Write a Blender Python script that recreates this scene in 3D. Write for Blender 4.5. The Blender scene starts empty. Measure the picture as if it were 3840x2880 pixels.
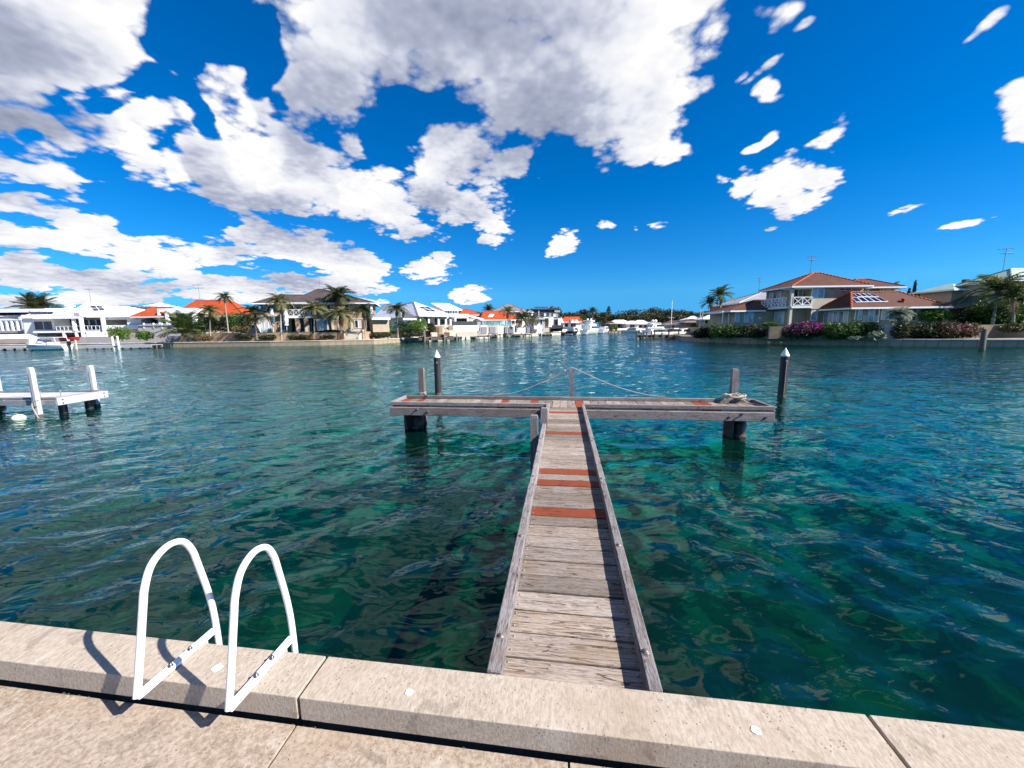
import bpy, bmesh, math, random
import numpy as np
from mathutils import Vector, Matrix, Euler

random.seed(7)
rng = np.random.default_rng(7)
scene = bpy.context.scene
C = scene.collection
R = math.radians

# ------------------------------------------------------------------ camera
# Level frame: camera above the origin, +Y = heading, z = 0 is the water.
# Pixel units are those of the 3840 x 2880 photograph (used to survey sizes).
FPX, CX, CY, HOR, ROLL, CAMZ = 1442.0, 1920.0, 1440.0, 1231.0, R(0.75), 2.6
TH = math.atan((CY - HOR) / FPX)
cam_d = bpy.data.cameras.new('camera')
cam_d.sensor_fit = 'HORIZONTAL'; cam_d.sensor_width = 36.0
cam_d.lens = FPX / 3840.0 * 36.0
cam_d.clip_start = 0.05; cam_d.clip_end = 4000
cam = bpy.data.objects.new('camera', cam_d); C.objects.link(cam)
fwd = Vector((0, math.cos(TH), -math.sin(TH))); upv = Vector((0, math.sin(TH), math.cos(TH))); rgt = Vector((1, 0, 0))
# picture content is turned counter-clockwise by ROLL -> camera turned clockwise
cr, sr = math.cos(ROLL), math.sin(ROLL)
cx_ax = rgt * cr - upv * sr; cy_ax = upv * cr + rgt * sr
m3 = Matrix((cx_ax, cy_ax, -fwd)).transposed()
cam.matrix_world = Matrix.Translation((0, 0, CAMZ)) @ m3.to_4x4()
scene.camera = cam

def ray(px, py):
    u0 = (px - CX) / FPX; v0 = (CY - py) / FPX
    d = cx_ax * u0 + cy_ax * v0 + fwd
    return d

# ------------------------------------------------------------------ sun + sky
SUN_EL = R(39); SUN_AZ = (0.9375, -0.348)
sun_dir = Vector((SUN_AZ[0] * math.cos(SUN_EL), SUN_AZ[1] * math.cos(SUN_EL), math.sin(SUN_EL))).normalized()
sd = bpy.data.lights.new('sun', 'SUN'); sd.energy = 5.0; sd.angle = R(0.53); sd.color = (1.0, 0.95, 0.88)
sun = bpy.data.objects.new('sun', sd); C.objects.link(sun)
sun.rotation_euler = (-sun_dir).to_track_quat('-Z', 'Y').to_euler()
sun.location = (20, -10, 30)

SKY = 0.10; GAIN = 0.050     # sky strength under the exposure below
world = bpy.data.worlds.new('World'); scene.world = world; world.use_nodes = True
wt = world.node_tree; wt.nodes.clear()

class NB:
    """tiny node builder"""
    def __init__(s, nt): s.nt = nt
    def new(s, t, **k):
        n = s.nt.nodes.new(t)
        for a, b in k.items(): setattr(n, a, b)
        return n
    def put(s, sock, v):
        if v is None: return
        if isinstance(v, bpy.types.NodeSocket): s.nt.links.new(v, sock)
        else: sock.default_value = v
    def m(s, op, a, b=None, c=None, clamp=False):
        n = s.new('ShaderNodeMath', operation=op, use_clamp=clamp)
        for i, v in enumerate((a, b, c)): s.put(n.inputs[i], v)
        return n.outputs[0]
    def v(s, op, a, b=None, scale=None):
        n = s.new('ShaderNodeVectorMath', operation=op)
        s.put(n.inputs[0], a)
        if b is not None: s.put(n.inputs[1], b)
        if scale is not None: s.put(n.inputs['Scale'], scale)
        return n.outputs['Value' if op in ('DOT_PRODUCT', 'LENGTH', 'DISTANCE') else 'Vector']
    def mix(s, f, a, b, blend='MIX'):
        n = s.new('ShaderNodeMix', data_type='RGBA', blend_type=blend)
        s.put(n.inputs[0], f); s.put(n.inputs[6], a); s.put(n.inputs[7], b)
        return n.outputs[2]
    def ramp(s, f, stops, interp='LINEAR'):
        n = s.new('ShaderNodeValToRGB'); n.color_ramp.interpolation = interp
        e = n.color_ramp.elements
        while len(e) < len(stops): e.new(0.5)
        for i, (p, c) in enumerate(stops):
            e[i].position = p; e[i].color = (*c, 1) if len(c) == 3 else c
        s.put(n.inputs[0], f); return n.outputs[0]
    def smooth(s, x, a, b):
        n = s.new('ShaderNodeMapRange', interpolation_type='SMOOTHSTEP')
        s.put(n.inputs[0], x); s.put(n.inputs[1], a); s.put(n.inputs[2], b)
        return n.outputs[0]
    def puff(s, vec, scale, detail=2.0, rough=.5, lac=2.3):
        n = s.new('ShaderNodeTexVoronoi', feature='F1', normalize=True); s.put(n.inputs['Vector'], vec)
        s.put(n.inputs['Scale'], scale); n.inputs['Detail'].default_value = detail; n.inputs['Roughness'].default_value = rough; n.inputs['Lacunarity'].default_value = lac
        return s.m('SUBTRACT', 1.0, n.outputs['Distance'])
    def noise(s, vec, scale, detail=2, rough=.5, dist=0.0, lac=2.0):
        n = s.new('ShaderNodeTexNoise'); s.put(n.inputs['Vector'], vec)
        s.put(n.inputs['Scale'], scale); n.inputs['Detail'].default_value = detail
        n.inputs['Roughness'].default_value = rough; n.inputs['Distortion'].default_value = dist
        n.inputs['Lacunarity'].default_value = lac
        return n.outputs[0]

# cumulus field: (px, py, rx, ry, tilt deg, weight); surveyed as directions in the sky
CLOUDS = [
 # big bank overhead, centre
 (1330, 120, 330, 330, 0, 1.0), (1750, 60, 420, 300, 0, 1.1), (2200, 150, 430, 420, 0, 1.2), (2330, 420, 330, 190, 10, .95),
 (1230, 330, 190, 150, -35, .85), (1950, 380, 280, 200, 0, .9), (2560, 120, 190, 260, 0, .8), (2000, -300, 800, 330, 0, 1.2), (2560, 560, 90, 70, 0, .35),
 # upper left
 (120, 90, 400, 240, 0, 1.15), (60, 270, 300, 90, 0, .8), (330, 270, 180, 80, 20, .6), (-300, 0, 400, 500, 0, 1.0), (60, -280, 480, 300, 0, 1.1),
 (90, 470, 340, 110, -16, .85), (440, 460, 230, 130, 12, .85), (90, 640, 260, 80, -10, .75), (560, 610, 160, 90, 0, .5),
 # diagonal middle bank
 (800, 330, 110, 130, -55, .85), (880, 480, 240, 170, -30, .95), (800, 620, 220, 130, 0, .85), (1120, 640, 300, 170, -20, 1.1), (950, 740, 260, 80, -8, .8),
 (1400, 740, 300, 120, -14, .9), (1720, 560, 180, 130, 10, .85), (1830, 620, 190, 110, 14, .7), (1650, 750, 240, 90, -8, .9), (1850, 750, 120, 70, 0, .6),
 (1300, 500, 120, 90, -30, .4), (1560, 580, 90, 60, 0, .35),
 # low banks left
 (90, 790, 230, 100, -22, .95), (330, 870, 250, 90, -12, .9), (60, 890, 240, 70, 0, .75), (560, 940, 270, 75, -8, .85), (800, 930, 150, 60, 0, .6),
 (940, 860, 150, 80, -25, .9), (1120, 930, 280, 85, -10, .95), (1340, 985, 130, 50, -10, .75),
 (90, 1010, 180, 60, -5, .95), (200, 1060, 170, 40, 0, .8), (410, 1050, 130, 48, 0, .85), (610, 1020, 180, 44, 0, .8),
 (800, 1065, 280, 50, 0, .95), (1230, 1060, 230, 52, -3, .9), (1600, 1010, 115, 42, 4, .75), (1650, 970, 60, 18, 0, .4), (1760, 1102, 80, 30, 0, .8), (1390, 1120, 90, 20, 0, .4),
 (420, 1118, 260, 34, 0, .85), (30, 1125, 150, 36, 0, .8), (950, 1112, 170, 30, 0, .75), (1180, 1122, 180, 26, 0, .75),
 (1850, 880, 90, 50, -20, .45), (1800, 850, 60, 30, 0, .3),
 # single clouds at right
 (2110, 898, 70, 55, 35, .7), (2280, 840, 45, 25, 35, .35), (2250, 600, 70, 50, 20, .6), (2380, 850, 30, 18, 0, .28), (2470, 842, 60, 14, 0, .25),
 (2960, 700, 210, 110, 32, .95), (2790, 690, 60, 70, 20, .6), (2840, 770, 110, 60, 25, .6), (3130, 510, 120, 45, 42, .55),
 (2840, 530, 75, 30, 25, .55), (2880, 370, 55, 55, 20, .6), (2860, 60, 140, 90, 30, .6), (2890, 250, 110, 32, 45, .5), (3010, 150, 50, 25, 10, .42), (2800, 290, 30, 35, 0, .4), (2990, 125, 60, 30, 10, .38),
 (3830, 440, 130, 130, 30, .9), (3700, 405, 60, 22, 15, .4), (3710, 115, 110, 32, 38, .45), (3410, 785, 100, 26, 12, .5), (3600, 863, 130, 18, 6, .48), (2710, 660, 50, 18, 5, .42),
 (4200, 500, 300, 200, 0, .8), (4300, 1000, 300, 60, 0, .7), (-700, 600, 500, 180, 0, .9), (-600, 950, 500, 90, 0, .8),
 (1650, -1500, 900, 700, 0, .8), (3300, -900, 700, 160, 20, .7), (200, -900, 700, 350, 0, .9),
]
HOLES = [(640, 90, 120, 170, 0, 1.1), (600, 270, 130, 80, -20, 1.0), (738, 430, 42, 170, 8, 1.1), (420, 372, 150, 32, 8, .9), (520, 300, 110, 45, 0, .7), (125, 520, 45, 70, 10, .6), (985, 230, 95, 190, -25, 1.1), (1080, 420, 60, 90, -30, .6),
 (1570, 400, 150, 60, 0, .9), (1390, 520, 70, 60, -20, .8), (1470, 470, 80, 45, 0, .5), (500, 730, 380, 40, -8, .9), (150, 715, 260, 22, -6, .8), (820, 815, 90, 30, -10, .6), (1775, 30, 35, 70, 10, .9), (950, 830, 200, 20, 0, .5), (300, 980, 220, 16, 0, .5), (900, 1010, 90, 18, -12, .5), (1200, 845, 260, 20, -8, .7), (1960, 500, 90, 60, 0, .5), (2060, 620, 90, 50, 0, .6)]
# the sky behind and beside the viewer goes on the same way (azimuth deg from +Y clockwise, elevation, radii deg)
CLOUDS_AROUND = [(78, 28, 10, 4, .7), (95, 12, 14, 3, .6), (150, 14, 16, 3, .6), (185, 30, 12, 6, .7), (215, 16, 18, 5, .8), (240, 34, 14, 8, .9), (265, 50, 13, 9, .9), (268, 18, 20, 6, .9), (288, 36, 14, 8, .9)]

def frame_from(c, a, b, w):
    c = c.normalized()
    A = (a.normalized() - c); B = (b.normalized() - c)
    A -= c * A.dot(c); B -= c * B.dot(c)
    ra = A.length; ax = A / ra; bx = c.cross(ax); rb = max(abs(B.dot(bx)), 1e-4)
    rot = Matrix((ax, bx, c)).transposed().to_euler()
    return c, rot, (ra, rb, max(ra, rb)), w
FIELD = []
for (px, py, rx, ry, t, w) in CLOUDS + [(*q_[:5], -q_[5]) for q_ in HOLES]:
    ct, st = math.cos(R(t)), math.sin(R(t))
    FIELD.append(frame_from(ray(px, py), ray(px + rx * ct, py - rx * st), ray(px + ry * st, py + ry * ct), w))
for (az, el, rx, ry, w) in CLOUDS_AROUND:
    f = lambda a, e: Vector((math.sin(R(a)) * math.cos(R(e)), math.cos(R(a)) * math.cos(R(e)), math.sin(R(e))))
    FIELD.append(frame_from(f(az, el), f(az + rx / math.cos(R(el)), el), f(az, el + ry), w))

w_ = NB(wt)
tc = w_.new('ShaderNodeTexCoord')
d0 = w_.v('NORMALIZE', tc.outputs['Generated'])
sep = w_.new('ShaderNodeSeparateXYZ'); w_.put(sep.inputs[0], d0)
dz = sep.outputs[2]
azim = w_.m('ARCTAN2', sep.outputs[0], sep.outputs[1])          # 0 = +Y, clockwise
lift = w_.m('ADD', w_.m('MAXIMUM', dz, 0.0), 0.20)              # puffs shrink towards the horizon
sky = w_.new('ShaderNodeTexSky', sky_type='NISHITA', sun_disc=False)
sky.sun_elevation = SUN_EL; sky.sun_rotation = math.atan2(SUN_AZ[0], SUN_AZ[1])
sky.air_density = 1.0; sky.dust_density = 0.0; sky.ozone_density = 2.0; sky.altitude = 0
cz = w_.new('ShaderNodeCombineXYZ'); w_.put(cz.inputs[0], sep.outputs[0]); w_.put(cz.inputs[1], sep.outputs[1])
w_.put(cz.inputs[2], w_.m('MAXIMUM', dz, .085)); w_.put(sky.inputs[0], w_.v('NORMALIZE', cz.outputs[0]))
skyc = w_.v('MULTIPLY', sky.outputs[0], (.36, .86, 1.45))
hs = w_.new('ShaderNodeHueSaturation'); hs.inputs['Saturation'].default_value = 1.10; hs.inputs['Value'].default_value = 1.0
w_.put(hs.inputs['Color'], skyc)
clear = hs.outputs[0]
litv = Vector((0.5, -0.15, 0.85)).normalized()

CELLS = []
def sky_cell(field):
    """background shader of one sector of the sky with the clouds that reach into it"""
    gr = bpy.data.node_groups.new('sky_sector', 'ShaderNodeTree')
    for nm, ty in (('Dir', 'NodeSocketVector'), ('Q', 'NodeSocketVector'), ('Warped', 'NodeSocketVector'), ('Z', 'NodeSocketFloat'), ('Clear', 'NodeSocketColor')):
        gr.interface.new_socket(nm, in_out='INPUT', socket_type=ty)
    gr.interface.new_socket('Sky', in_out='OUTPUT', socket_type='NodeSocketShader')
    k_ = NB(gr); gi = k_.new('NodeGroupInput'); go = k_.new('NodeGroupOutput')
    q, wd, z_, clr = gi.outputs[1], gi.outputs[2], gi.outputs[3], gi.outputs[4]
    b = k_.new('ShaderNodeBackground'); b.inputs[1].default_value = GAIN
    gr.links.new(b.outputs[0], go.inputs[0])
    if not [x for x in field if x[3] > 0]: k_.put(b.inputs[0], clr)
    else:
        acc = acc1 = None
        for (c, rot, scl, w) in sorted(field, key=lambda x: x[3] < 0):
            mp = k_.new('ShaderNodeMapping', vector_type='TEXTURE')
            if acc is None: k_.put(mp.inputs[0], wd)
            else:   # chained so that the shader is evaluated one cloud after the other
                ma = k_.new('ShaderNodeVectorMath', operation='MULTIPLY_ADD')
                k_.put(ma.inputs[0], acc1); ma.inputs[1].default_value = (1e-9,) * 3; k_.put(ma.inputs[2], wd)
                k_.put(mp.inputs[0], ma.outputs[0])
            mp.inputs[1].default_value = c; mp.inputs[2].default_value = rot; mp.inputs[3].default_value = scl
            p = mp.outputs[0]
            off = litv * (.20 * (max(c.z, 0) + .20))
            k = rot.to_matrix().transposed() @ off
            k = (k.x / scl[0], k.y / scl[1], k.z / scl[2])
            pk = k_.v('ADD', p, k)
            sl_ = -w if w < 0 else -max(w, .75)
            v0 = k_.m('MULTIPLY_ADD', k_.m('MINIMUM', k_.v('DOT_PRODUCT', p, p), 4.0), sl_, w)
            v1 = k_.m('MULTIPLY_ADD', k_.m('MINIMUM', k_.v('DOT_PRODUCT', pk, pk), 4.0), sl_, w)
            if w < 0:   # a gap in the cloud
                v0 = k_.m('MINIMUM', v0, 0.0); v1 = k_.m('MINIMUM', v1, 0.0)
                acc = k_.m('ADD', acc, v0); acc1 = k_.m('ADD', acc1, v1); continue
            acc = v0 if acc is None else k_.m('SMOOTH_MAX', acc, v0, 0.12)
            acc1 = v1 if acc1 is None else k_.m('SMOOTH_MAX', acc1, v1, 0.2)
        q1 = k_.v('ADD', q, tuple(litv * .035))
        q2 = k_.v('ADD', q, tuple(litv * .16))
        pf0 = k_.puff(q, 7.0, 2.0, .62); pf1 = k_.puff(q1, 7.0, 2.0, .6)
        n0 = k_.m('ADD', k_.m('MULTIPLY', k_.noise(q, 3.4, 7, .58, .2), .56), k_.m('MULTIPLY', pf0, .44))
        s0, s1 = pf0, pf1
        l1 = k_.noise(q2, 2.9, 3, .5, .25)
        D0 = k_.m('MULTIPLY_ADD', k_.m('SUBTRACT', n0, .59), 5.2, k_.m('MULTIPLY', acc, .8))
        D1 = k_.m('MULTIPLY_ADD', k_.m('SUBTRACT', l1, .50), .8, k_.m('MULTIPLY', acc1, .95))
        alpha = k_.smooth(D0, -0.02, k_.m('MULTIPLY_ADD', z_, .60, .16))
        relief = k_.m('MULTIPLY', k_.m('SUBTRACT', s0, s1), .95)
        shade = k_.m('MULTIPLY', k_.m('MAXIMUM', D1, 0.0), .70)
        light = k_.m('SUBTRACT', k_.m('ADD', .97, relief), shade, clamp=True)
        col = k_.ramp(light, [(0.0, (.26, .30, .42)), (.35, (.45, .49, .63)), (.66, (.82, .84, .92)), (1.0, (1.03, 1.02, 1.01))])
        col = k_.v('SCALE', col, scale=1.0 / SKY)
        k_.put(b.inputs[0], k_.mix(alpha, clr, col))
    CELLS.append(gr)
    n = w_.new('ShaderNodeGroup'); n.node_tree = gr
    for i, src in enumerate((d0, Q_, WD_, dz, clear)): w_.put(n.inputs[i], src)
    return n.outputs[0]
Q_ = w_.v('DIVIDE', d0, lift)
wn = w_.new('ShaderNodeTexNoise'); w_.put(wn.inputs['Vector'], Q_); wn.inputs['Scale'].default_value = 3.2; wn.inputs['Detail'].default_value = 3
WD_ = w_.v('ADD', d0, w_.v('SCALE', w_.v('SUBTRACT', wn.outputs['Color'], (.5, .5, .5)), scale=w_.m('MULTIPLY', lift, .15)))

def reaches(f, az0, az1, z0, z1):
    c, rot, scl, w = f
    r = max(scl[0], scl[1]) * 1.45 + .06
    best = 9.0
    for i in range(9):
        for j in range(9):
            a = az0 + (az1 - az0) * i / 8; z = min(max(z0 + (z1 - z0) * j / 8, -.2), 1); h = math.sqrt(max(0, 1 - z * z))
            best = min(best, (Vector((math.sin(a) * h, math.cos(a) * h, z)) - c).length)
    ch = math.sqrt(max(0, 1 - c.z * c.z)); ca = math.atan2(c.x, c.y)
    if az0 <= ca <= az1 and z0 <= c.z <= z1: best = 0
    return best < r
def sky_tree(az0, az1, z0, z1, depth):
    f = [x for x in FIELD if reaches(x, az0, az1, z0, z1)]
    if len(f) <= 7 or depth == 0: return sky_cell(f)
    sm = w_.new('ShaderNodeMixShader')
    # split where the halves come out most even
    best = None
    for t in (.35, .5, .65):
        for ax in (0, 1):
            if ax == 0:
                m_ = az0 + (az1 - az0) * t; A = (az0, m_, z0, z1); B = (m_, az1, z0, z1)
            else:
                m_ = z0 + (z1 - z0) * t; A = (az0, az1, z0, m_); B = (az0, az1, m_, z1)
            cost = max(sum(reaches(x, *A) for x in f), sum(reaches(x, *B) for x in f))
            if best is None or cost < best[0]: best = (cost, ax, m_, A, B)
    _, ax, m_, A, B = best
    w_.put(sm.inputs[0], w_.m('GREATER_THAN', azim if ax == 0 else dz, m_))
    wt.links.new(sky_tree(*A, depth - 1), sm.inputs[1]); wt.links.new(sky_tree(*B, depth - 1), sm.inputs[2])
    return sm.outputs[0]
top = w_.new('ShaderNodeMixShader'); w_.put(top.inputs[0], w_.m('GREATER_THAN', dz, -.02))
below = w_.new('ShaderNodeBackground'); w_.put(below.inputs[0], clear); below.inputs[1].default_value = GAIN
wt.links.new(below.outputs[0], top.inputs[1]); wt.links.new(sky_tree(-math.pi, math.pi, -.02, 1.0, 6), top.inputs[2])
wo = w_.new('ShaderNodeOutputWorld'); wt.links.new(top.outputs[0], wo.inputs[0])
world.cycles.sampling_method = 'MANUAL'; world.cycles.sample_map_resolution = 512

vs = scene.view_settings
vs.view_transform = 'Standard'; vs.look = 'None'; vs.exposure = 1.0; vs.gamma = 1.0; vs.use_curve_mapping = False
cy = scene.cycles
cy.max_bounces = 6; cy.diffuse_bounces = 2; cy.glossy_bounces = 3; cy.transmission_bounces = 3; cy.transparent_max_bounces = 12
cy.caustics_reflective = False; cy.caustics_refractive = False; cy.use_denoising = True

# ------------------------------------------------------------------ helpers
class Fr:
    """a local frame on the ground plan: origin, turn; local y runs away from the viewer"""
    def __init__(s, ox, oy, deg):
        s.o = Vector((ox, oy, 0)); s.a = R(deg)
        s.ex = Vector((math.cos(s.a), math.sin(s.a), 0)); s.ey = Vector((-math.sin(s.a), math.cos(s.a), 0))
    def lc(s, p): d = Vector(p) - s.o; return Vector((d.dot(s.ex), d.dot(s.ey), p[2]))
    def wd(s, x, y, z=0.0): v = s.o + s.ex * x + s.ey * y; v.z = z; return v
    def hz(s, px, py, z):
        d = ray(px, py); t = (z - CAMZ) / d.z; return s.lc(Vector((d.x * t, d.y * t, z)))
    def hy(s, px, py, yl=0.0):
        d = ray(px, py); c0 = -s.o.dot(s.ey); k = d.dot(s.ey); t = (yl - c0) / k
        return s.lc(Vector((d.x * t, d.y * t, CAMZ + d.z * t)))
    def hx(s, px, py, xl=0.0):
        d = ray(px, py); c0 = -s.o.dot(s.ex); k = d.dot(s.ex); t = (xl - c0) / k
        return s.lc(Vector((d.x * t, d.y * t, CAMZ + d.z * t)))
def at_depth(px, py, D):
    d = ray(px, py); t = D / d.y; return Vector((d.x * t, D, CAMZ + d.z * t))
def on_z(px, py, z):
    d = ray(px, py); t = (z - CAMZ) / d.z; return Vector((d.x * t, d.y * t, z))

class MB:
    """collects shapes; build() links them as one mesh object"""
    def __init__(s): s.v = []; s.f = []; s.sm = []
    def add(s, vs, fs, smooth=False):
        n = len(s.v); s.v += [tuple(p) for p in vs]; s.f += [tuple(i + n for i in f) for f in fs]; s.sm += [smooth] * len(fs)
        return s
    def box(s, x0, x1, y0, y1, z0, z1, bev=0.0):
        if bev <= 0:
            v = [(x, y, z) for z in (z0, z1) for y in (y0, y1) for x in (x0, x1)]
            return s.add(v, [(0, 2, 3, 1), (4, 5, 7, 6), (0, 1, 5, 4), (2, 6, 7, 3), (0, 4, 6, 2), (1, 3, 7, 5)])
        b = min(bev, (x1 - x0) / 2.01, (y1 - y0) / 2.01, (z1 - z0) / 2.01)
        v = []; idx = {}
        for sx in (0, 1):
            for sy in (0, 1):
                for sz in (0, 1):
                    X, Y, Z = (x0, x1)[sx], (y0, y1)[sy], (z0, z1)[sz]
                    dx, dy, dz_ = (b, -b)[sx], (b, -b)[sy], (b, -b)[sz]
                    idx[(sx, sy, sz)] = len(v)
                    v += [(X, Y + dy, Z + dz_), (X + dx, Y, Z + dz_), (X + dx, Y + dy, Z)]
        I = lambda a, b_, c, k: idx[(a, b_, c)] + k
        f = []
        for sx in (0, 1):
            q = [I(sx, 0, 0, 0), I(sx, 1, 0, 0), I(sx, 1, 1, 0), I(sx, 0, 1, 0)]; f.append(q if sx else q[::-1])
        for sy in (0, 1):
            q = [I(0, sy, 0, 1), I(1, sy, 0, 1), I(1, sy, 1, 1), I(0, sy, 1, 1)]; f.append(q[::-1] if sy else q)
        for sz in (0, 1):
            q = [I(0, 0, sz, 2), I(1, 0, sz, 2), I(1, 1, sz, 2), I(0, 1, sz, 2)]; f.append(q if sz else q[::-1])
        for sy in (0, 1):
            for sz in (0, 1): f.append([I(0, sy, sz, 1), I(1, sy, sz, 1), I(1, sy, sz, 2), I(0, sy, sz, 2)])
        for sx in (0, 1):
            for sz in (0, 1): f.append([I(sx, 0, sz, 0), I(sx, 1, sz, 0), I(sx, 1, sz, 2), I(sx, 0, sz, 2)])
        for sx in (0, 1):
            for sy in (0, 1): f.append([I(sx, sy, 0, 0), I(sx, sy, 1, 0), I(sx, sy, 1, 1), I(sx, sy, 0, 1)])
        for k in idx.values(): f.append([k, k + 1, k + 2])
        return s.add(v, f)
    def beam(s, a, b, w, h, up=(0, 0, 1)):
        """rectangular bar from a to b, w across, h along up"""
        a = Vector(a); b = Vector(b); d = (b - a).normalized(); u = Vector(up)
        r = d.cross(u)
        if r.length < 1e-4: r = d.cross(Vector((1, 0, 0)))
        r.normalize(); u = r.cross(d).normalized()
        v = []
        for p in (a, b):
            for sx, sy in ((-1, -1), (1, -1), (1, 1), (-1, 1)): v.append(p + r * (w / 2 * sx) + u * (h / 2 * sy))
        return s.add(v, [(3, 2, 1, 0), (4, 5, 6, 7), (0, 1, 5, 4), (1, 2, 6, 5), (2, 3, 7, 6), (3, 0, 4, 7)])
    def tube(s, pts, rad, n=8, caps=True, smooth=True):
        pts = [Vector(p) for p in pts]; rads = rad if isinstance(rad, (list, tuple)) else [rad] * len(pts)
        v = []; f = []; prev = None
        for i, p in enumerate(pts):
            t = (pts[min(i + 1, len(pts) - 1)] - pts[max(i - 1, 0)]).normalized()
            if prev is None:
                a = t.cross(Vector((0, 0, 1)))
                if a.length < .1: a = t.cross(Vector((1, 0, 0)))
            else: a = prev - t * prev.dot(t)
            a.normalize(); prev = a; b = t.cross(a)
            for k in range(n):
                an = 2 * math.pi * k / n; v.append(p + (a * math.cos(an) + b * math.sin(an)) * rads[i])
        for i in range(len(pts) - 1):
            for k in range(n):
                k2 = (k + 1) % n; f.append((i * n + k, i * n + k2, (i + 1) * n + k2, (i + 1) * n + k))
        s.add(v, f, smooth)
        if caps: s.add(v[:n], [tuple(range(n))[::-1]]); s.add(v[-n:], [tuple(range(n))])
        return s
    def lathe(s, prof, n=12, c=(0, 0, 0), smooth=True):
        v = []; f = []; m = len(prof)
        for (r, z) in prof:
            for k in range(n):
                a = 2 * math.pi * k / n; v.append((c[0] + r * math.cos(a), c[1] + r * math.sin(a), c[2] + z))
        for i in range(m - 1):
            for k in range(n):
                k2 = (k + 1) % n; f.append((i * n + k, i * n + k2, (i + 1) * n + k2, (i + 1) * n + k))
        s.add(v, f, smooth); return s
    def prism(s, poly, z0, z1):
        """horizontal polygon (counter-clockwise) from z0 to z1"""
        n = len(poly); v = [(p[0], p[1], z0) for p in poly] + [(p[0], p[1], z1) for p in poly]
        return s.add(v, [tuple(range(n))[::-1], tuple(range(n, 2 * n))] + [(i, (i + 1) % n, (i + 1) % n + n, i + n) for i in range(n)])
    def slab(s, pts, th):
        """any planar polygon given thickness downwards"""
        n = len(pts); P = [Vector(p) for p in pts]; Q = [p - Vector((0, 0, th)) for p in P]
        return s.add(P + Q, [tuple(range(n)), tuple(range(n, 2 * n))[::-1]] + [(i, (i + 1) % n, (i + 1) % n + n, i + n)[::-1] for i in range(n)])
    def mesh(s, name):
        me = bpy.data.meshes.new(name); me.from_pydata(s.v, [], s.f)
        me.polygons.foreach_set('use_smooth', s.sm); me.update(); return me
    def build(s, name, mat, parent=None, loc=None, rz=None):
        return link(name, s.mesh(name), mat, parent, loc, rz)

def link(name, me, mat=None, parent=None, loc=None, rz=None):
    if mat is not None:
        mt = M[mat] if isinstance(mat, str) else mat
        if len(me.materials) == 0: me.materials.append(mt)
    o = bpy.data.objects.new(name, me); C.objects.link(o)
    if parent is not None: o.parent = parent
    if loc is not None: o.location = loc
    if rz is not None: o.rotation_euler = (0, 0, rz)
    return o
def tag(o, label=None, cat=None, group=None, kind=None):
    if label: o['label'] = label
    if cat: o['category'] = cat
    if group: o['group'] = group
    if kind: o['kind'] = kind
    return o
def thing(name, label, cat, fr=None, group=None, loc=(0, 0, 0), rz=0.0):
    """an Empty at the thing's base that parents its parts"""
    o = bpy.data.objects.new(name, None); C.objects.link(o); o.empty_display_size = .2
    if fr is not None: o.location = fr.o; o.rotation_euler = (0, 0, fr.a)
    else: o.location = loc; o.rotation_euler = (0, 0, rz)
    return tag(o, label, cat, group)
def bx(name, mat, parent, x0, x1, y0, y1, z0, z1, bev=0.0):
    return MB().box(x0, x1, y0, y1, z0, z1, bev).build(name, mat, parent)

# ------------------------------------------------------------------ materials
M = {}
def new_mat(name):
    m = bpy.data.materials.new(name); m.use_nodes = True; nt = m.node_tree; nt.nodes.clear()
    n = NB(nt); out = n.new('ShaderNodeOutputMaterial'); p = n.new('ShaderNodeBsdfPrincipled')
    nt.links.new(p.outputs[0], out.inputs[0]); M[name] = m
    return m, n, p, out
def bump(n, p, h, dist, strength=1.0):
    b = n.new('ShaderNodeBump'); b.inputs['Strength'].default_value = strength; b.inputs['Distance'].default_value = dist
    n.put(b.inputs['Height'], h); n.put(p.inputs['Normal'], b.outputs[0]); return b
def mat(name, c, c2=None, rough=.7, scale=3.0, stretch=(1, 1, 1), rnd=.1, bm=0.0, spec=.4, metal=0.0, detail=5, world_space=False):
    """plain procedural material: two tones through a noise, a little per-object variation"""
    k_ = .76 if max(c) < .7 else 1.0
    c = tuple(x * k_ for x in c); c2 = tuple(x * k_ for x in c2) if c2 else None
    m, n, p, out = new_mat(name)
    tc_ = n.new('ShaderNodeTexCoord')
    mp = n.new('ShaderNodeMapping'); n.put(mp.inputs[0], tc_.outputs['Object']); mp.inputs[3].default_value = stretch
    oi = n.new('ShaderNodeObjectInfo')
    vec = n.v('ADD', mp.outputs[0], n.v('SCALE', (7.1, 3.3, 5.7), scale=oi.outputs['Random']))
    f = n.noise(vec, scale, detail, .6)
    f = n.smooth(f, .3, .7)
    c2 = c2 or tuple(min(1, x * 1.25) for x in c)
    col = n.mix(f, (*c, 1), (*c2, 1))
    if rnd: col = n.v('SCALE', col, scale=n.m('MULTIPLY_ADD', oi.outputs['Random'], 2 * rnd, 1 - rnd))
    n.put(p.inputs['Base Color'], col); p.inputs['Roughness'].default_value = rough
    p.inputs['Specular IOR Level'].default_value = spec; p.inputs['Metallic'].default_value = metal
    if bm: bump(n, p, f, bm)
    return m

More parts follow.
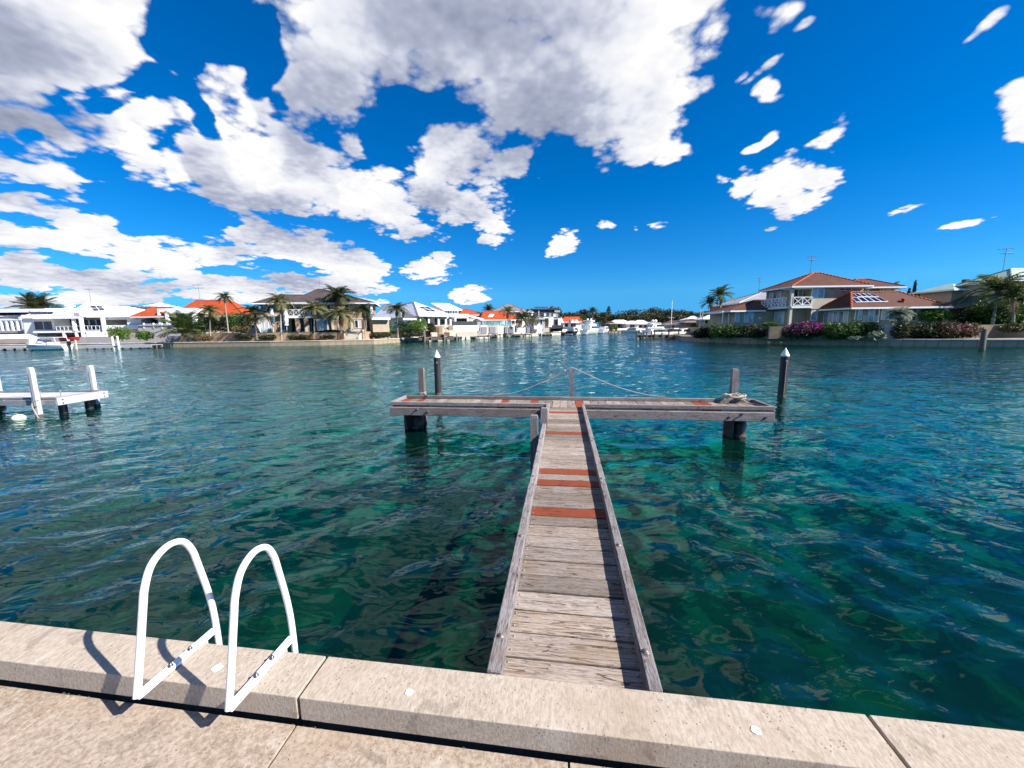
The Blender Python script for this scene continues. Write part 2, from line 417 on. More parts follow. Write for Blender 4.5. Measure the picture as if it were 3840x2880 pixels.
def timber(name, light, dark, warm, rough=.85, gscale=1.0, rnd=.22):
    """weathered timber: grain along local x, checks and stains, each piece its own tone"""
    m, n, p, out = new_mat(name)
    tc_ = n.new('ShaderNodeTexCoord'); oi = n.new('ShaderNodeObjectInfo')
    base = n.v('ADD', tc_.outputs['Object'], n.v('SCALE', (13.1, 9.3, 5.7), scale=oi.outputs['Random']))
    mp = n.new('ShaderNodeMapping'); n.put(mp.inputs[0], base); mp.inputs[3].default_value = (1.6 * gscale, 26 * gscale, 26 * gscale)
    g1 = n.noise(mp.outputs[0], 2.2, 8, .68, .5)
    mp2 = n.new('ShaderNodeMapping'); n.put(mp2.inputs[0], base); mp2.inputs[3].default_value = (11 * gscale, 110 * gscale, 110 * gscale)
    g2 = n.noise(mp2.outputs[0], 2.0, 4, .6, .2)
    st = n.noise(base, 4.0, 5, .6, .4)
    f = n.m('ADD', n.m('MULTIPLY', g1, .52), n.m('MULTIPLY', g2, .48))
    col = n.ramp(f, [(.37, dark), (.47, tuple(.5 * (a + b) for a, b in zip(dark, light))), (.56, light), (.75, tuple(min(1, a * 1.18) for a in light))])
    col = n.mix(n.smooth(st, .45, .72), col, n.mix(.55, col, (*warm, 1)))
    wn_ = n.new('ShaderNodeTexWhiteNoise', noise_dimensions='1D'); n.put(wn_.inputs['W'], oi.outputs['Random'])
    col = n.mix(n.m('MULTIPLY', wn_.outputs['Value'], .5), col, n.mix(.5, col, (*warm, 1)))
    col = n.v('SCALE', col, scale=n.m('MULTIPLY_ADD', oi.outputs['Random'], 2 * rnd, 1 - rnd))
    # drying checks: thin dark splits along the grain, and the odd knot
    mp3 = n.new('ShaderNodeMapping'); n.put(mp3.inputs[0], base); mp3.inputs[3].default_value = (1.1 * gscale, 17 * gscale, 17 * gscale)
    vo = n.new('ShaderNodeTexVoronoi', feature='DISTANCE_TO_EDGE'); n.put(vo.inputs['Vector'], n.v('ADD', mp3.outputs[0], n.v('SCALE', (1, 1, 1), scale=n.m('MULTIPLY', g1, .35)))); vo.inputs['Scale'].default_value = 1.6
    chk = n.m('MULTIPLY', n.m('LESS_THAN', vo.outputs['Distance'], .022), n.m('GREATER_THAN', st, .50))
    kn_ = n.new('ShaderNodeTexVoronoi'); mp4 = n.new('ShaderNodeMapping'); n.put(mp4.inputs[0], base); mp4.inputs[3].default_value = (2.2, 5.5, 5.5); n.put(kn_.inputs['Vector'], mp4.outputs[0]); kn_.inputs['Scale'].default_value = 1.0
    knot = n.m('SUBTRACT', 1.0, n.smooth(kn_.outputs['Distance'], .03, .12))
    col = n.mix(n.m('MULTIPLY', chk, .8), col, (.03, .022, .018, 1))
    col = n.mix(n.m('MULTIPLY', knot, .55), col, (.07, .045, .03, 1))
    n.put(p.inputs['Base Color'], col); p.inputs['Roughness'].default_value = rough; p.inputs['Specular IOR Level'].default_value = .25
    bump(n, p, n.m('SUBTRACT', f, n.m('MULTIPLY', chk, .6)), .006 / gscale, .9)
    return m
timber('deck_timber', (.335, .285, .25), (.085, .062, .05), (.25, .175, .115), rnd=.32)
timber('grey_timber', (.295, .265, .262), (.065, .055, .052), (.20, .155, .13))
timber('red_timber', (.27, .058, .024), (.15, .034, .015), (.21, .05, .022), rnd=.15)
timber('dark_timber', (.16, .13, .11), (.05, .04, .035), (.10, .075, .05))

def concrete(name, light, dark, brush=(1, 1, 1), bscale=30, pit=.004):
    m, n, p, out = new_mat(name)
    tc_ = n.new('ShaderNodeTexCoord'); oi = n.new('ShaderNodeObjectInfo')
    b0 = n.v('ADD', tc_.outputs['Object'], n.v('SCALE', (3.1, 9.3, 5.7), scale=oi.outputs['Random']))
    big = n.noise(b0, 1.6, 6, .6, .3)
    mp = n.new('ShaderNodeMapping'); n.put(mp.inputs[0], b0); mp.inputs[3].default_value = brush
    br = n.noise(mp.outputs[0], bscale, 5, .65, .35)
    fine = n.noise(b0, 120, 3, .7)
    vo = n.new('ShaderNodeTexVoronoi'); n.put(vo.inputs['Vector'], b0); vo.inputs['Scale'].default_value = 42
    spots = n.m('MULTIPLY', n.m('LESS_THAN', vo.outputs['Distance'], .16), n.m('GREATER_THAN', n.noise(b0, 9, 3, .6), .52))
    f = n.m('ADD', n.m('MULTIPLY', br, .6), n.m('ADD', n.m('MULTIPLY', big, .2), n.m('MULTIPLY', fine, .2)))
    col = n.mix(n.smooth(f, .36, .62), (*dark, 1), (*light, 1))
    col = n.mix(n.m('MULTIPLY', n.smooth(big, .50, .72), .5), col, (.27, .185, .115, 1))
    # old water stains and pale lime bloom
    stn = n.noise(b0, 3.1, 5, .65, 1.2)
    col = n.mix(n.m('MULTIPLY', n.smooth(stn, .56, .66), .38), col, (.13, .10, .075, 1))
    col = n.mix(n.m('MULTIPLY', n.smooth(n.noise(b0, 2.3, 4, .6, .8), .60, .74), .45), col, (.60, .55, .48, 1))
    col = n.mix(n.m('MULTIPLY', spots, .75), col, (.11, .095, .08, 1))
    n.put(p.inputs['Base Color'], col); p.inputs['Roughness'].default_value = .9; p.inputs['Specular IOR Level'].default_value = .2
    h = n.m('SUBTRACT', n.m('MULTIPLY', f, 1.0), n.m('MULTIPLY', spots, .7))
    bump(n, p, h, pit, .9)
    return m
concrete('coping_concrete', (.47, .40, .325), (.32, .26, .20), (2.4, .9, 1.4), 30, .003)
concrete('paving_concrete', (.43, .355, .285), (.24, .175, .125), (1, 1, 1), 46, .005)
mat('wall_concrete', (.20, .18, .15), (.34, .30, .25), rough=.95, scale=5, bm=.01)
mat('gravel_dirt', (.05, .04, .035), (.14, .11, .09), rough=1, scale=40, bm=.01)
mat('plug', (.74, .71, .66), (.82, .80, .76), rough=.8, scale=20)
mat('white_enamel', (.80, .80, .82), (.86, .86, .87), rough=.28, scale=12, rnd=0, spec=.5)
m, n, p, out = M['white_enamel'], NB(M['white_enamel'].node_tree), None, None
p = next(x for x in m.node_tree.nodes if x.type == 'BSDF_PRINCIPLED')
tc_ = n.new('ShaderNodeTexCoord'); gr_ = n.noise(tc_.outputs['Object'], 5.5, 5, .65, .4); sp_ = n.noise(tc_.outputs['Object'], 46, 3, .6)
c_ = n.mix(n.m('MULTIPLY', n.smooth(gr_, .52, .75), .30), (.79, .79, .80, 1), (.52, .50, .46, 1))
c_ = n.mix(n.m('MULTIPLY', n.m('GREATER_THAN', sp_, .735), .85), c_, (.16, .085, .05, 1))
n.put(p.inputs['Base Color'], c_); n.put(p.inputs['Roughness'], n.m('MULTIPLY_ADD', gr_, .35, .15))
mat('galvanised', (.34, .34, .35), (.45, .45, .46), rough=.6, metal=.2, scale=30)
mat('grey_bolt', (.16, .17, .20), (.26, .27, .30), rough=.4, metal=.8, scale=30)
mat('rust_bolt', (.20, .12, .08), (.42, .40, .38), rough=.6, metal=.5, scale=80)
mat('rope', (.46, .40, .30), (.58, .52, .42), rough=.9, scale=60, bm=.004)
mat('buoy_white', (.80, .77, .66), (.74, .68, .52), rough=.5, scale=6)
mat('black_pipe', (.030, .022, .024), (.055, .042, .042), rough=.5, scale=2, stretch=(3, 3, .5))
mat('barnacle', (.10, .085, .06), (.30, .26, .20), rough=1, scale=40, bm=.02)
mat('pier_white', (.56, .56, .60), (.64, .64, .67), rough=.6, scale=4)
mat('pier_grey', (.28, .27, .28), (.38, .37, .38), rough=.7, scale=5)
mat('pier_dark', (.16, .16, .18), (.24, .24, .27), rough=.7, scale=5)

# water: rippled surface, mirrors the sky by its slope, lets one look a little way down
m, n, p, out = new_mat('water'); wnt = m.node_tree; wnt.nodes.remove(p)
geo = n.new('ShaderNodeNewGeometry')
pos = geo.outputs['Position']
mp = n.new('ShaderNodeMapping'); n.put(mp.inputs[0], pos); mp.inputs[3].default_value = (.75, 1.25, 1)
h1 = n.noise(mp.outputs[0], 2.6, 2, .5, .5)
h2 = n.noise(mp.outputs[0], .7, 2, .5, .4)
bm_ = n.new('ShaderNodeBump'); bm_.inputs['Strength'].default_value = 1.0; n.put(bm_.inputs['Distance'], n.m('MULTIPLY_ADD', n.smooth(n.v('LENGTH', pos), 4.0, 40.0), .078, .042))   # short ripples the mesh no longer carries further out
n.put(bm_.inputs['Height'], n.m('ADD', n.m('MULTIPLY', h1, .8), n.m('MULTIPLY', h2, 1.3)))
fr_ = n.new('ShaderNodeFresnel'); fr_.inputs[0].default_value = 1.29; n.put(fr_.inputs['Normal'], bm_.outputs[0])
gl = n.new('ShaderNodeBsdfGlossy'); gl.inputs['Roughness'].default_value = .015; gl.inputs['Color'].default_value = (.78, .95, 1, 1); n.put(gl.inputs['Normal'], bm_.outputs[0])
trn = n.new('ShaderNodeBsdfTransparent'); trn.inputs[0].default_value = (.065, .72, .63, 1)
rf = n.new('ShaderNodeBsdfRefraction'); rf.inputs[0].default_value = (.065, .72, .63, 1); rf.inputs['IOR'].default_value = 1.2; rf.inputs['Roughness'].default_value = .0; n.put(rf.inputs['Normal'], bm_.outputs[0])
tr = n.new('ShaderNodeMixShader'); tr.inputs[0].default_value = .35; wnt.links.new(trn.outputs[0], tr.inputs[1]); wnt.links.new(rf.outputs[0], tr.inputs[2])
df = n.new('ShaderNodeBsdfDiffuse'); df.inputs[0].default_value = (.003, .046, .032, 1)
b1 = n.new('ShaderNodeMixShader'); b1.inputs[0].default_value = .22
wnt.links.new(tr.outputs[0], b1.inputs[1]); wnt.links.new(df.outputs[0], b1.inputs[2])
b2 = n.new('ShaderNodeMixShader'); n.put(b2.inputs[0], fr_.outputs[0])
wnt.links.new(b1.outputs[0], b2.inputs[1]); wnt.links.new(gl.outputs[0], b2.inputs[2])
wnt.links.new(b2.outputs[0], out.inputs[0])
# sea bed: sand with weed and rock
m, n, p, out = new_mat('sea_bed')
geo = n.new('ShaderNodeNewGeometry')
f = n.noise(geo.outputs['Position'], .9, 3, .5, .6); f2 = n.noise(geo.outputs['Position'], 4, 3, .5)
col = n.ramp(f, [(.36, (.020, .036, .016)), (.50, (.036, .070, .024)), (.60, (.080, .105, .038)), (.70, (.17, .15, .07))])
col = n.mix(n.smooth(f2, .4, .7), col, n.mix(.5, col, (.02, .05, .02, 1)))
sy = n.new('ShaderNodeSeparateXYZ'); n.put(sy.inputs[0], geo.outputs['Position'])
# weed and rock near the wall; sand paled outwards for light scattered in water
out_ = n.m('ADD', n.m('MULTIPLY_ADD', sy.outputs[0], .134, sy.outputs[1]), n.m('MULTIPLY', n.m('SUBTRACT', n.noise(geo.outputs['Position'], .5, 3, .6), .5), 5.0))
sand = n.mix(n.smooth(n.noise(geo.outputs['Position'], .8, 4, .6), .3, .7), (.48, .58, .52, 1), (.62, .66, .58, 1))
col = n.mix(n.smooth(out_, 4.5, 15.0), col, sand)
n.put(p.inputs['Base Color'], col); p.inputs['Roughness'].default_value = 1

# ------------------------------------------------------------------ water and its bed
def wave_field(x, y, spacing):
    """sum of wind ripples; waves too short for the local mesh spacing are left to the bump"""
    g_ = np.random.default_rng(11); z = np.zeros_like(x)
    for i in range(46):
        lam = .22 * (1.085 ** i) * g_.uniform(.9, 1.1)          # .22 .. 9 m
        th = R(62) + g_.normal(0, .95)
        k = 2 * math.pi / lam
        amp = .0100 * lam ** 1.25 if lam < .9 else .0100 * .9 ** 1.25 * (lam / .9) ** .15
        ph = g_.uniform(0, 6.28)
        fade = np.clip((lam / spacing - 3.0) / 3.0, 0, 1)
        arg = k * (x * math.cos(th) + y * math.sin(th)) + ph + .6 * np.sin(.35 * k * (x * math.sin(th) - y * math.cos(th)) + 2.1 * ph)
        z += fade * amp * np.sin(arg) * .62
    # calmer and livelier patches
    z *= .8 + .35 * np.sin(x * .31 + 1.3 * np.sin(y * .17)) * np.sin(y * .23 + .9)
    return z
nr, na = 560, 470
rr = 1.15 * np.exp(np.linspace(0, math.log(620 / 1.15), nr))
aa = np.radians(np.linspace(-88, 88, na))
RR, AA = np.meshgrid(rr, aa, indexing='ij')
X = RR * np.sin(AA); Y = RR * np.cos(AA)
sp = RR * np.maximum(math.log(620 / 1.15) / nr, (aa[1] - aa[0]))
Z = wave_field(X, Y, sp)
co = np.stack([X, Y, Z], -1).reshape(-1, 3)
idx = np.arange(nr * na).reshape(nr, na)
q = np.stack([idx[:-1, :-1], idx[:-1, 1:], idx[1:, 1:], idx[1:, :-1]], -1).reshape(-1, 4)
me = bpy.data.meshes.new('water')
me.vertices.add(len(co)); me.vertices.foreach_set('co', co.ravel())
me.loops.add(q.size); me.loops.foreach_set('vertex_index', q.ravel())
me.polygons.add(len(q)); me.polygons.foreach_set('loop_start', np.arange(0, q.size, 4)); me.polygons.foreach_set('loop_total', np.full(len(q), 4))
me.polygons.foreach_set('use_smooth', np.ones(len(q), bool)); me.update(calc_edges=True)
tag(link('water', me, 'water'), 'rippled teal canal water between the two banks', None, None, 'structure')
# bed, dipping away from the wall
bv = []; bf = []
gx = np.concatenate([np.linspace(-400, -12, 12), np.linspace(-10, 10, 41), np.linspace(12, 400, 12)]); gy = np.concatenate([np.linspace(-5, 14, 39), np.linspace(18, 620, 14)])
for yv in gy:
    for xv in gx:
        bv.append((xv, yv, -1.05 - .12 * max(0, min(yv, 30) - 1.7) + .12 * math.sin(xv * 1.9 + yv) * math.sin(yv * 1.4)))
nx_ = len(gx)
for j in range(len(gy) - 1):
    for i in range(nx_ - 1): bf.append((j * nx_ + i, j * nx_ + i + 1, (j + 1) * nx_ + i + 1, (j + 1) * nx_ + i))
tag(MB().add(bv, bf, True).build('sea_bed', 'sea_bed'), kind='structure')

# ------------------------------------------------------------------ near bank (frame J: x along the wall, y out along the jetty)
J = Fr(0, 0, -7.7)
COP0, COP1, ZC, ZB, ZP, ZD = 1.508, 1.754, .80, .672, .645, .708
PITCH = .1915
# pavement of large concrete slabs
pv = thing('pavement', 'sandy concrete slab paving along the canal wall', 'pavement', J); pv['kind'] = 'structure'; del pv['category']
jx = [-5.36, -4.01, -2.665, -1.318, .035, 1.39, 2.74, 4.09]
for row, (y0, y1) in enumerate(((.36, 1.502), (-.80, .352), (-1.96, -.808))):
    for i in range(len(jx) - 1):
        o = bx('slab', 'paving_concrete', pv, jx[i] + .005, jx[i + 1] - .005, y0, y1, ZP - .06, ZP + random.uniform(-.002, .002), .0015)
bx('sub_base', 'gravel_dirt', pv, -5.6, 4.3, -2.2, 1.56, .3, ZP - .16)
# canal wall: concrete coping stones on a mass wall
wl = thing('canal_wall', 'beige concrete coping wall in the foreground, with the ladder and jetty on it', 'wall', J)
cj = [-6.72, -4.01, -1.30, 1.41, 4.12]
def coping(x0, x1, seed):
    b = bmesh.new(); bmesh.ops.create_cube(b, size=1)
    for v in b.verts:
        v.co.x = x0 if v.co.x < 0 else x1; v.co.y = COP0 if v.co.y < 0 else COP1; v.co.z = ZB if v.co.z < 0 else ZC
    bmesh.ops.bevel(b, geom=list(b.edges), offset=.006, segments=3, affect='EDGES', profile=.6)
    me = bpy.data.meshes.new('coping_stone'); b.to_mesh(me); b.free()
    for p_ in me.polygons: p_.use_smooth = False
    return me
for i in range(4):
    link('coping_stone', coping(cj[i] + .008, cj[i + 1] - .008, i), 'coping_concrete', wl)
bx('wall_body', 'wall_concrete', wl, -6.7, 4.1, 1.565, 1.715, -2.0, ZB - .001)
# filled lifting points on the coping
for (px, py) in ((1535, 2597), (2835, 2740), (815, 2505)):
    c = J.hz(px, py, ZC); pts = []
    rr_ = .021 if px != 815 else .026
    for k in range(14):
        a = 2 * math.pi * k / 14; r_ = rr_ * random.uniform(.8, 1.15); pts.append((c.x + r_ * math.cos(a) * 1.0, c.y + r_ * math.sin(a) * .95, ZC + .0035))
    MB().slab(pts, .008).build('plug', 'plug', wl)
# grit and leaf litter lying in the gap behind the paving
lit = MB()
for k in range(260):
    x = random.uniform(-4, 3); y = random.uniform(1.497, 1.512); s_ = random.uniform(.003, .010)
    if random.random() < .4: x = random.choice((-1.28, -2.68, .6, 1.0)) + random.gauss(0, .06)
    z = ZP - .03 + random.uniform(0, .02)
    lit.add([(x, y, z + s_), (x + s_ * 1.4, y + s_ * .3, z), (x - s_ * .6, y + s_, z), (x - s_ * .5, y - s_ * 1.1, z)], [(0, 1, 2), (0, 2, 3), (0, 3, 1), (1, 3, 2)])
tag(lit.build('grit', 'gravel_dirt', None, J.o, J.a), 'dark grit and leaf litter in the gap beside the coping', 'grit', None, 'stuff')

# ladder with two hoops
ld = thing('pool_ladder', 'white enamelled ladder with two tall hoops bolted to the coping', 'ladder', J)
def hoop(xl, pts_px):
    P = [J.hx(px, py, xl) for px, py in pts_px]
    return P
def smooth_path(P, n=8):
    out_ = []
    for i in range(len(P) - 1):
        p0 = P[max(i - 1, 0)]; p1 = P[i]; p2 = P[i + 1]; p3 = P[min(i + 2, len(P) - 1)]
        for k in range(n):
            t = k / n; out_.append(.5 * ((2 * p1) + (p2 - p0) * t + (2 * p0 - 5 * p1 + 4 * p2 - p3) * t * t + (3 * p1 - p0 - 3 * p2 + p3) * t ** 3))
    out_.append(P[-1]); return out_
TR = .0172
for xl, fy in ((-2.085, 0), (-1.575, 0)):
    yf, yb = 1.400, 1.835; zf = ZC + .016
    # front leg leans towards the water, back leg plunges into it
    path = [(xl, yf, zf), (xl, yf + .046, zf + .22), (xl, yf + .086, zf + .42), (xl, yf + .106, zf + .51), (xl, yf + .146, zf + .60), (xl, yf + .205, zf + .648),
            (xl, yf + .268, zf + .660), (xl, yf + .328, zf + .632), (xl, yf + .366, zf + .56), (xl, yf + .386, zf + .47), (xl, yf + .430, zf + .22), (xl, yf + .445, zf), (xl, yf + .445, zf - .4), (xl, yf + .445, -1.1)]
    MB().tube([Vector(p_) for p_ in smooth_path([Vector(p_) for p_ in path], 6)], TR, 14).build('hoop', 'white_enamel', ld)
    ft = MB().box(xl - .021, xl + .021, yf - .004, yf + .436, ZC + .003, ZC + .028, .005).build('foot_bar', 'white_enamel', ld)
    for yy in (1.565, 1.675):
        MB().lathe([(0, .014), (.0075, .012), (.0075, .0), (.012, .0), (.012, -.006)], 8, (xl + .004, yy, ZC + .033)).build('bolt', 'grey_bolt', ft)
    MB().box(xl - .02, xl + .02, COP1 + .003, COP1 + .012, ZC - .13, ZC + .003).build('bracket', 'white_enamel', ld)
for zz in (.52, .24, -.06, -.36, -.66):
    bx('tread', 'white_enamel', ld, -2.085, -1.575, 1.815, 1.885, zz - .012, zz + .012, .005)

# ------------------------------------------------------------------ timber jetty, T-shaped
jt = thing('timber_jetty', 'weathered grey timber jetty with T-shaped head and a few new orange boards', 'jetty', J)
XL0, XL1, XR0, XR1 = -.397, -.318, .432, .503
def board(name, mt, parent, cx, cy, cz, L, W, Hh, rz=0.0, bev=.004, tilt=0.0):
    me_ = MB().box(-L / 2, L / 2, -W / 2, W / 2, -Hh / 2, Hh / 2, bev).mesh(name)
    o = link(name, me_, mt, parent, (cx, cy, cz)); o.rotation_euler = (tilt, 0, rz); return o
def yb_(py): return J.hz(2140, py, ZD).y
reds = [(1893, 1925), (1789, 1814), (1749, 1770), (1620, 1634), (1541, 1552), (1527, 1533)]
redc = [(yb_(a) + yb_(b)) / 2 for a, b in reds]
y = 1.775; i = 0
redi = {int((c - 1.775) / PITCH) for c in redc}
yT0 = 9.09
while y < yT0 - .12:
    w = PITCH - random.uniform(.009, .017); yc = y + PITCH / 2
    isr = i in redi
    mt = 'red_timber' if isr else 'deck_timber'
    cxx = .056
    board('plank', mt, jt, cxx, yc, ZD - .0175 + random.uniform(-.0025, .0025), XR1 - XL0 - .02, w, .035, random.uniform(-.004, .004), .004, random.uniform(-.006, .006))
    # screws at both ends, near each edge
    if yc < 6.2:
        for sx in (XL1 + .018, XR0 - .022):
            for sy in (-.055, .055):
                MB().lathe([(0, .0022), (.0055, .0018), (.0065, -.004)], 8).build('screw', 'galvanised', jt, (sx + random.uniform(-.006, .006), yc + sy + random.uniform(-.008, .008), ZD + .003))
    y += PITCH; i += 1
# kick rails along both edges (three lengths each), bolted
for x0, x1 in ((XL0, XL1), (XR0, XR1)):
    cuts = [1.77, 4.30, 6.42, yT0 - .005] if x0 < 0 else [1.76, 4.35, 6.35, yT0 - .005]
    for k in range(3):
        L = cuts[k + 1] - cuts[k] - .004
        o = board('kick_rail', 'grey_timber', jt, (x0 + x1) / 2 + random.uniform(-.004, .004), (cuts[k] + cuts[k + 1]) / 2, ZD + .046, L, x1 - x0, .088, R(90) + random.uniform(-.002, .002), .007)
    for yy in (2.02, 3.10, 4.55, 6.1, 7.6):
        MB().lathe([(0, .004), (.011, .004), (.013, .001), (.013, -.003), (.021, -.003), (.021, -.008)], 12).build('bolt', 'rust_bolt', jt, ((x0 + x1) / 2, yy + random.uniform(-.05, .05), ZD + .0985))
    # bearers below
    board('bearer', 'grey_timber', jt, (x0 + x1) / 2 + (.03 if x0 < 0 else -.03), (1.8 + yT0) / 2, ZD - .125, yT0 - 1.8, .07, .17, R(90), .006)
# T head
TX0, TX1, TY0, TY1 = -4.37, 4.67, 9.09, 10.08
redT = [(1545, 1490), (1600, 1490), (1910, 1497), (2003, 1500), (2173, 1508), (2595, 1510), (2630, 1511)]
redx = [J.hz(px, py, ZD).x for px, py in redT]
x = TX0 + .075
while x < TX1 - .10:
    xc = x + PITCH / 2
    isr = any(int((c - TX0 - .075) / PITCH) == round((x - TX0 - .075) / PITCH) for c in redx)
    board('plank', 'red_timber' if isr else 'deck_timber', jt, xc, (TY0 + TY1) / 2, ZD - .0175 + random.uniform(-.003, .003), TY1 - TY0 - .02, PITCH - random.uniform(.005, .012), .035, R(90) + random.uniform(-.006, .006), .004)
    x += PITCH
for (x0, x1, yy) in ((TX0, XL1 - .003, TY0 + .036), (XR0 + .003, TX1, TY0 + .036), (TX0, -.1, TY1 - .036), (-.095, TX1, TY1 - .036)):
    board('kick_rail', 'grey_timber', jt, (x0 + x1) / 2, yy, ZD + .046, x1 - x0, .072, .088, random.uniform(-.001, .001), .007)
for xx in (TX0 + .036, TX1 - .036):
    board('kick_rail', 'grey_timber', jt, xx, (TY0 + TY1) / 2, ZD + .046, TY1 - TY0 - .15, .072, .088, R(90), .007)
# packers between deck and fascia, then the deep fascia beams
for (x0, x1) in ((TX0 + .01, XL1 - .01), (XR0 + .01, TX1 - .01)):
    board('fascia_beam', 'grey_timber', jt, (x0 + x1) / 2, TY0 - .012, ZD - .145, x1 - x0, .07, .205, 0, .008)
board('fascia_beam', 'grey_timber', jt, (TX0 + TX1) / 2, TY1 + .012, ZD - .145, TX1 - TX0, .07, .205, 0, .008)
for xx in (TX0 + .04, TX1 - .04): board('fascia_beam', 'grey_timber', jt, xx, (TY0 + TY1) / 2, ZD - .145, TY1 - TY0 - .06, .07, .20, R(90), .008)
for (xx, zz) in ((-3.62, .63), (-3.35, .575), (3.98, .63), (3.72, .56), (4.48, .56)):
    MB().tube([(xx, TY0 - .10, zz), (xx, TY0 - .03, zz)], .014, 8).build('bolt', 'rust_bolt', jt)
    MB().tube([(xx, TY0 - .058, zz), (xx, TY0 - .05, zz)], .03, 10).build('bolt', 'rust_bolt', jt)
# piles below the head
for (px, r_) in ((1567, .145), (2772, .145)):
    c = J.hy(px, 1600, 9.58)
    pl = MB().lathe([(0, .60), (r_, .60), (r_ * 1.02, .0), (r_ * 1.05, -2.2)], 18, (c.x, 9.58, 0)).build('pile', 'black_pipe', jt)
    MB().lathe([(r_ * 1.03, .05), (r_ * 1.10, .0), (r_ * 1.12, -.1), (r_ * 1.03, -.35)], 18, (c.x, 9.58, 0)).build('barnacles', 'barnacle', pl)
    MB().box(c.x - .28, c.x - .21, 9.36, 9.78, -1.5, .56).build('pile_brace', 'dark_timber', jt)
# mooring posts standing on the head
def post(px, yt, w, d_, yl, z0, topcut=True):
    t = J.hy(px, yt, yl)
    L = t.z - z0
    mb = MB(); h = L; b_ = w * .3
    # square post with chamfered top
    v = []
    for (zz, ins) in ((0, 0), (h - .05, 0), (h, .3)):
        for sx, sy in ((-1, -1), (1, -1), (1, 1), (-1, 1)):
            v.append((zz, sx * w / 2 * (1 - ins * (1 if sx > 0 else .2)), sy * d_ / 2 * (1 - ins * .6)))
    f = [(3, 2, 1, 0), (8, 9, 10, 11)]
    for k in range(2):
        for j_ in range(4): f.append((k * 4 + j_, k * 4 + (j_ + 1) % 4, k * 4 + 4 + (j_ + 1) % 4, k * 4 + 4 + j_))
    o = mb.add(v, f).build('mooring_post', 'grey_timber', jt, (t.x, yl, z0)); o.rotation_euler = (0, R(-90), 0)
    return o, t
pA, tA = post(1580, 1379, .150, .15, 10.27, -1.5)
pB, tB = post(2142, 1383, .115, .10, 10.25, -1.5)
pC, tC = post(2757, 1383, .150, .15, 10.27, -1.5)
# the two posts beside the walkway
post(2003, 1556, .13, .13, 6.52, -1.6); post(2041, 1529, .11, .13, 7.2, -1.6)

# ropes
def rope(name, label, pts, rad=.011, n=8):
    return tag(MB().tube(smooth_path([Vector(p_) for p_ in pts], 6), rad, 6).build(name, 'rope', None, J.o, J.a), label, 'rope')
zr = ZD + .09
def rp(px, py, yl=10.24): v = J.hy(px, py, yl); return (v.x, yl, v.z)
rope('mooring_rope', 'thin pale rope slung from the middle post to the left of the jetty head',
     [rp(2138, 1380), rp(2117, 1390), rp(2080, 1412), rp(2030, 1436), rp(1980, 1456), rp(1920, 1475), (J.hy(1850, 1487, 10.20).x, 10.20, zr + .01)], .011)
rope('mooring_rope', 'thin pale rope slung from the middle post to the right of the jetty head',
     [rp(2139, 1379), rp(2152, 1381), rp(2200, 1403), rp(2280, 1438), rp(2360, 1465), rp(2440, 1483), (J.hy(2490, 1491, 10.20).x, 10.20, zr + .01)], .011)
# knots and splice on the left rope
kn = thing('rope_knot', 'knotted splice and loose tails on the left mooring rope', 'knot', J)
for (px, py, r_) in ((2117, 1390, .030), (2033, 1434, .020), (2068, 1417, .016)):
    v = J.hy(px, py  ,10.24); MB().lathe([(0, -r_), (r_ * .8, -r_ * .6), (r_, 0), (r_ * .8, r_ * .6), (0, r_)], 10, (v.x  ,10.24, v.z)).build('knot', 'rope', kn)
for a_, b_ in (((2055, 1425), (2051, 1437)), ((2033, 1434), (2060, 1424)), ((2060, 1424), (2104, 1399))):
    MB().tube([Vector(rp(a_[0], a_[1] + 2, 10.22)), Vector(rp(b_[0], b_[1] + 2, 10.22))], .012, 6).build('tail', 'rope', kn)
# coil heaped at the right post
pts = []
for k in range(90):
    a = k * .55; r_ = .12 + .09 * random.random()
    pts.append((tC.x - .10 + r_ * math.cos(a) * 1.25 + .05 * math.sin(k * .9), 9.95 + r_ * math.sin(a) * .75, ZD + .10 + .028 * (k % 9) / 3 + .055 * abs(math.sin(k * .37))))
pts += [(tC.x + .15, 9.87, ZD + .03), (tC.x + .30, 9.70, ZD + .02), (tC.x + .42, 9.5, ZD + .02), (tC.x + .55, 9.35, ZD + .02)]
tag(MB().tube(smooth_path([Vector(p_) for p_ in pts], 3), .016, 6).build('rope_coil', 'rope', None, J.o, J.a), 'tangled pale rope heaped at the foot of the right jetty post', 'rope')
pts = [(tC.x + .09 * math.cos(a), 10.25 + .09 * math.sin(a), ZD + .05 + .012 * a) for a in [k * .5 for k in range(40)]]
# loop on left post
pts = [(tA.x + .105 * math.cos(a), 10.25 + .105 * math.sin(a), ZD + .07 + .006 * a) for a in [k * .5 for k in range(30)]] + [(tA.x + .2, 10.0, ZD + .10), (tA.x + .3, 9.93, ZD + .1)]
tag(MB().tube([Vector(p_) for p_ in pts], .012, 6).build('rope_loop', 'rope', None, J.o, J.a), 'short rope looped round the foot of the left jetty post', 'rope')

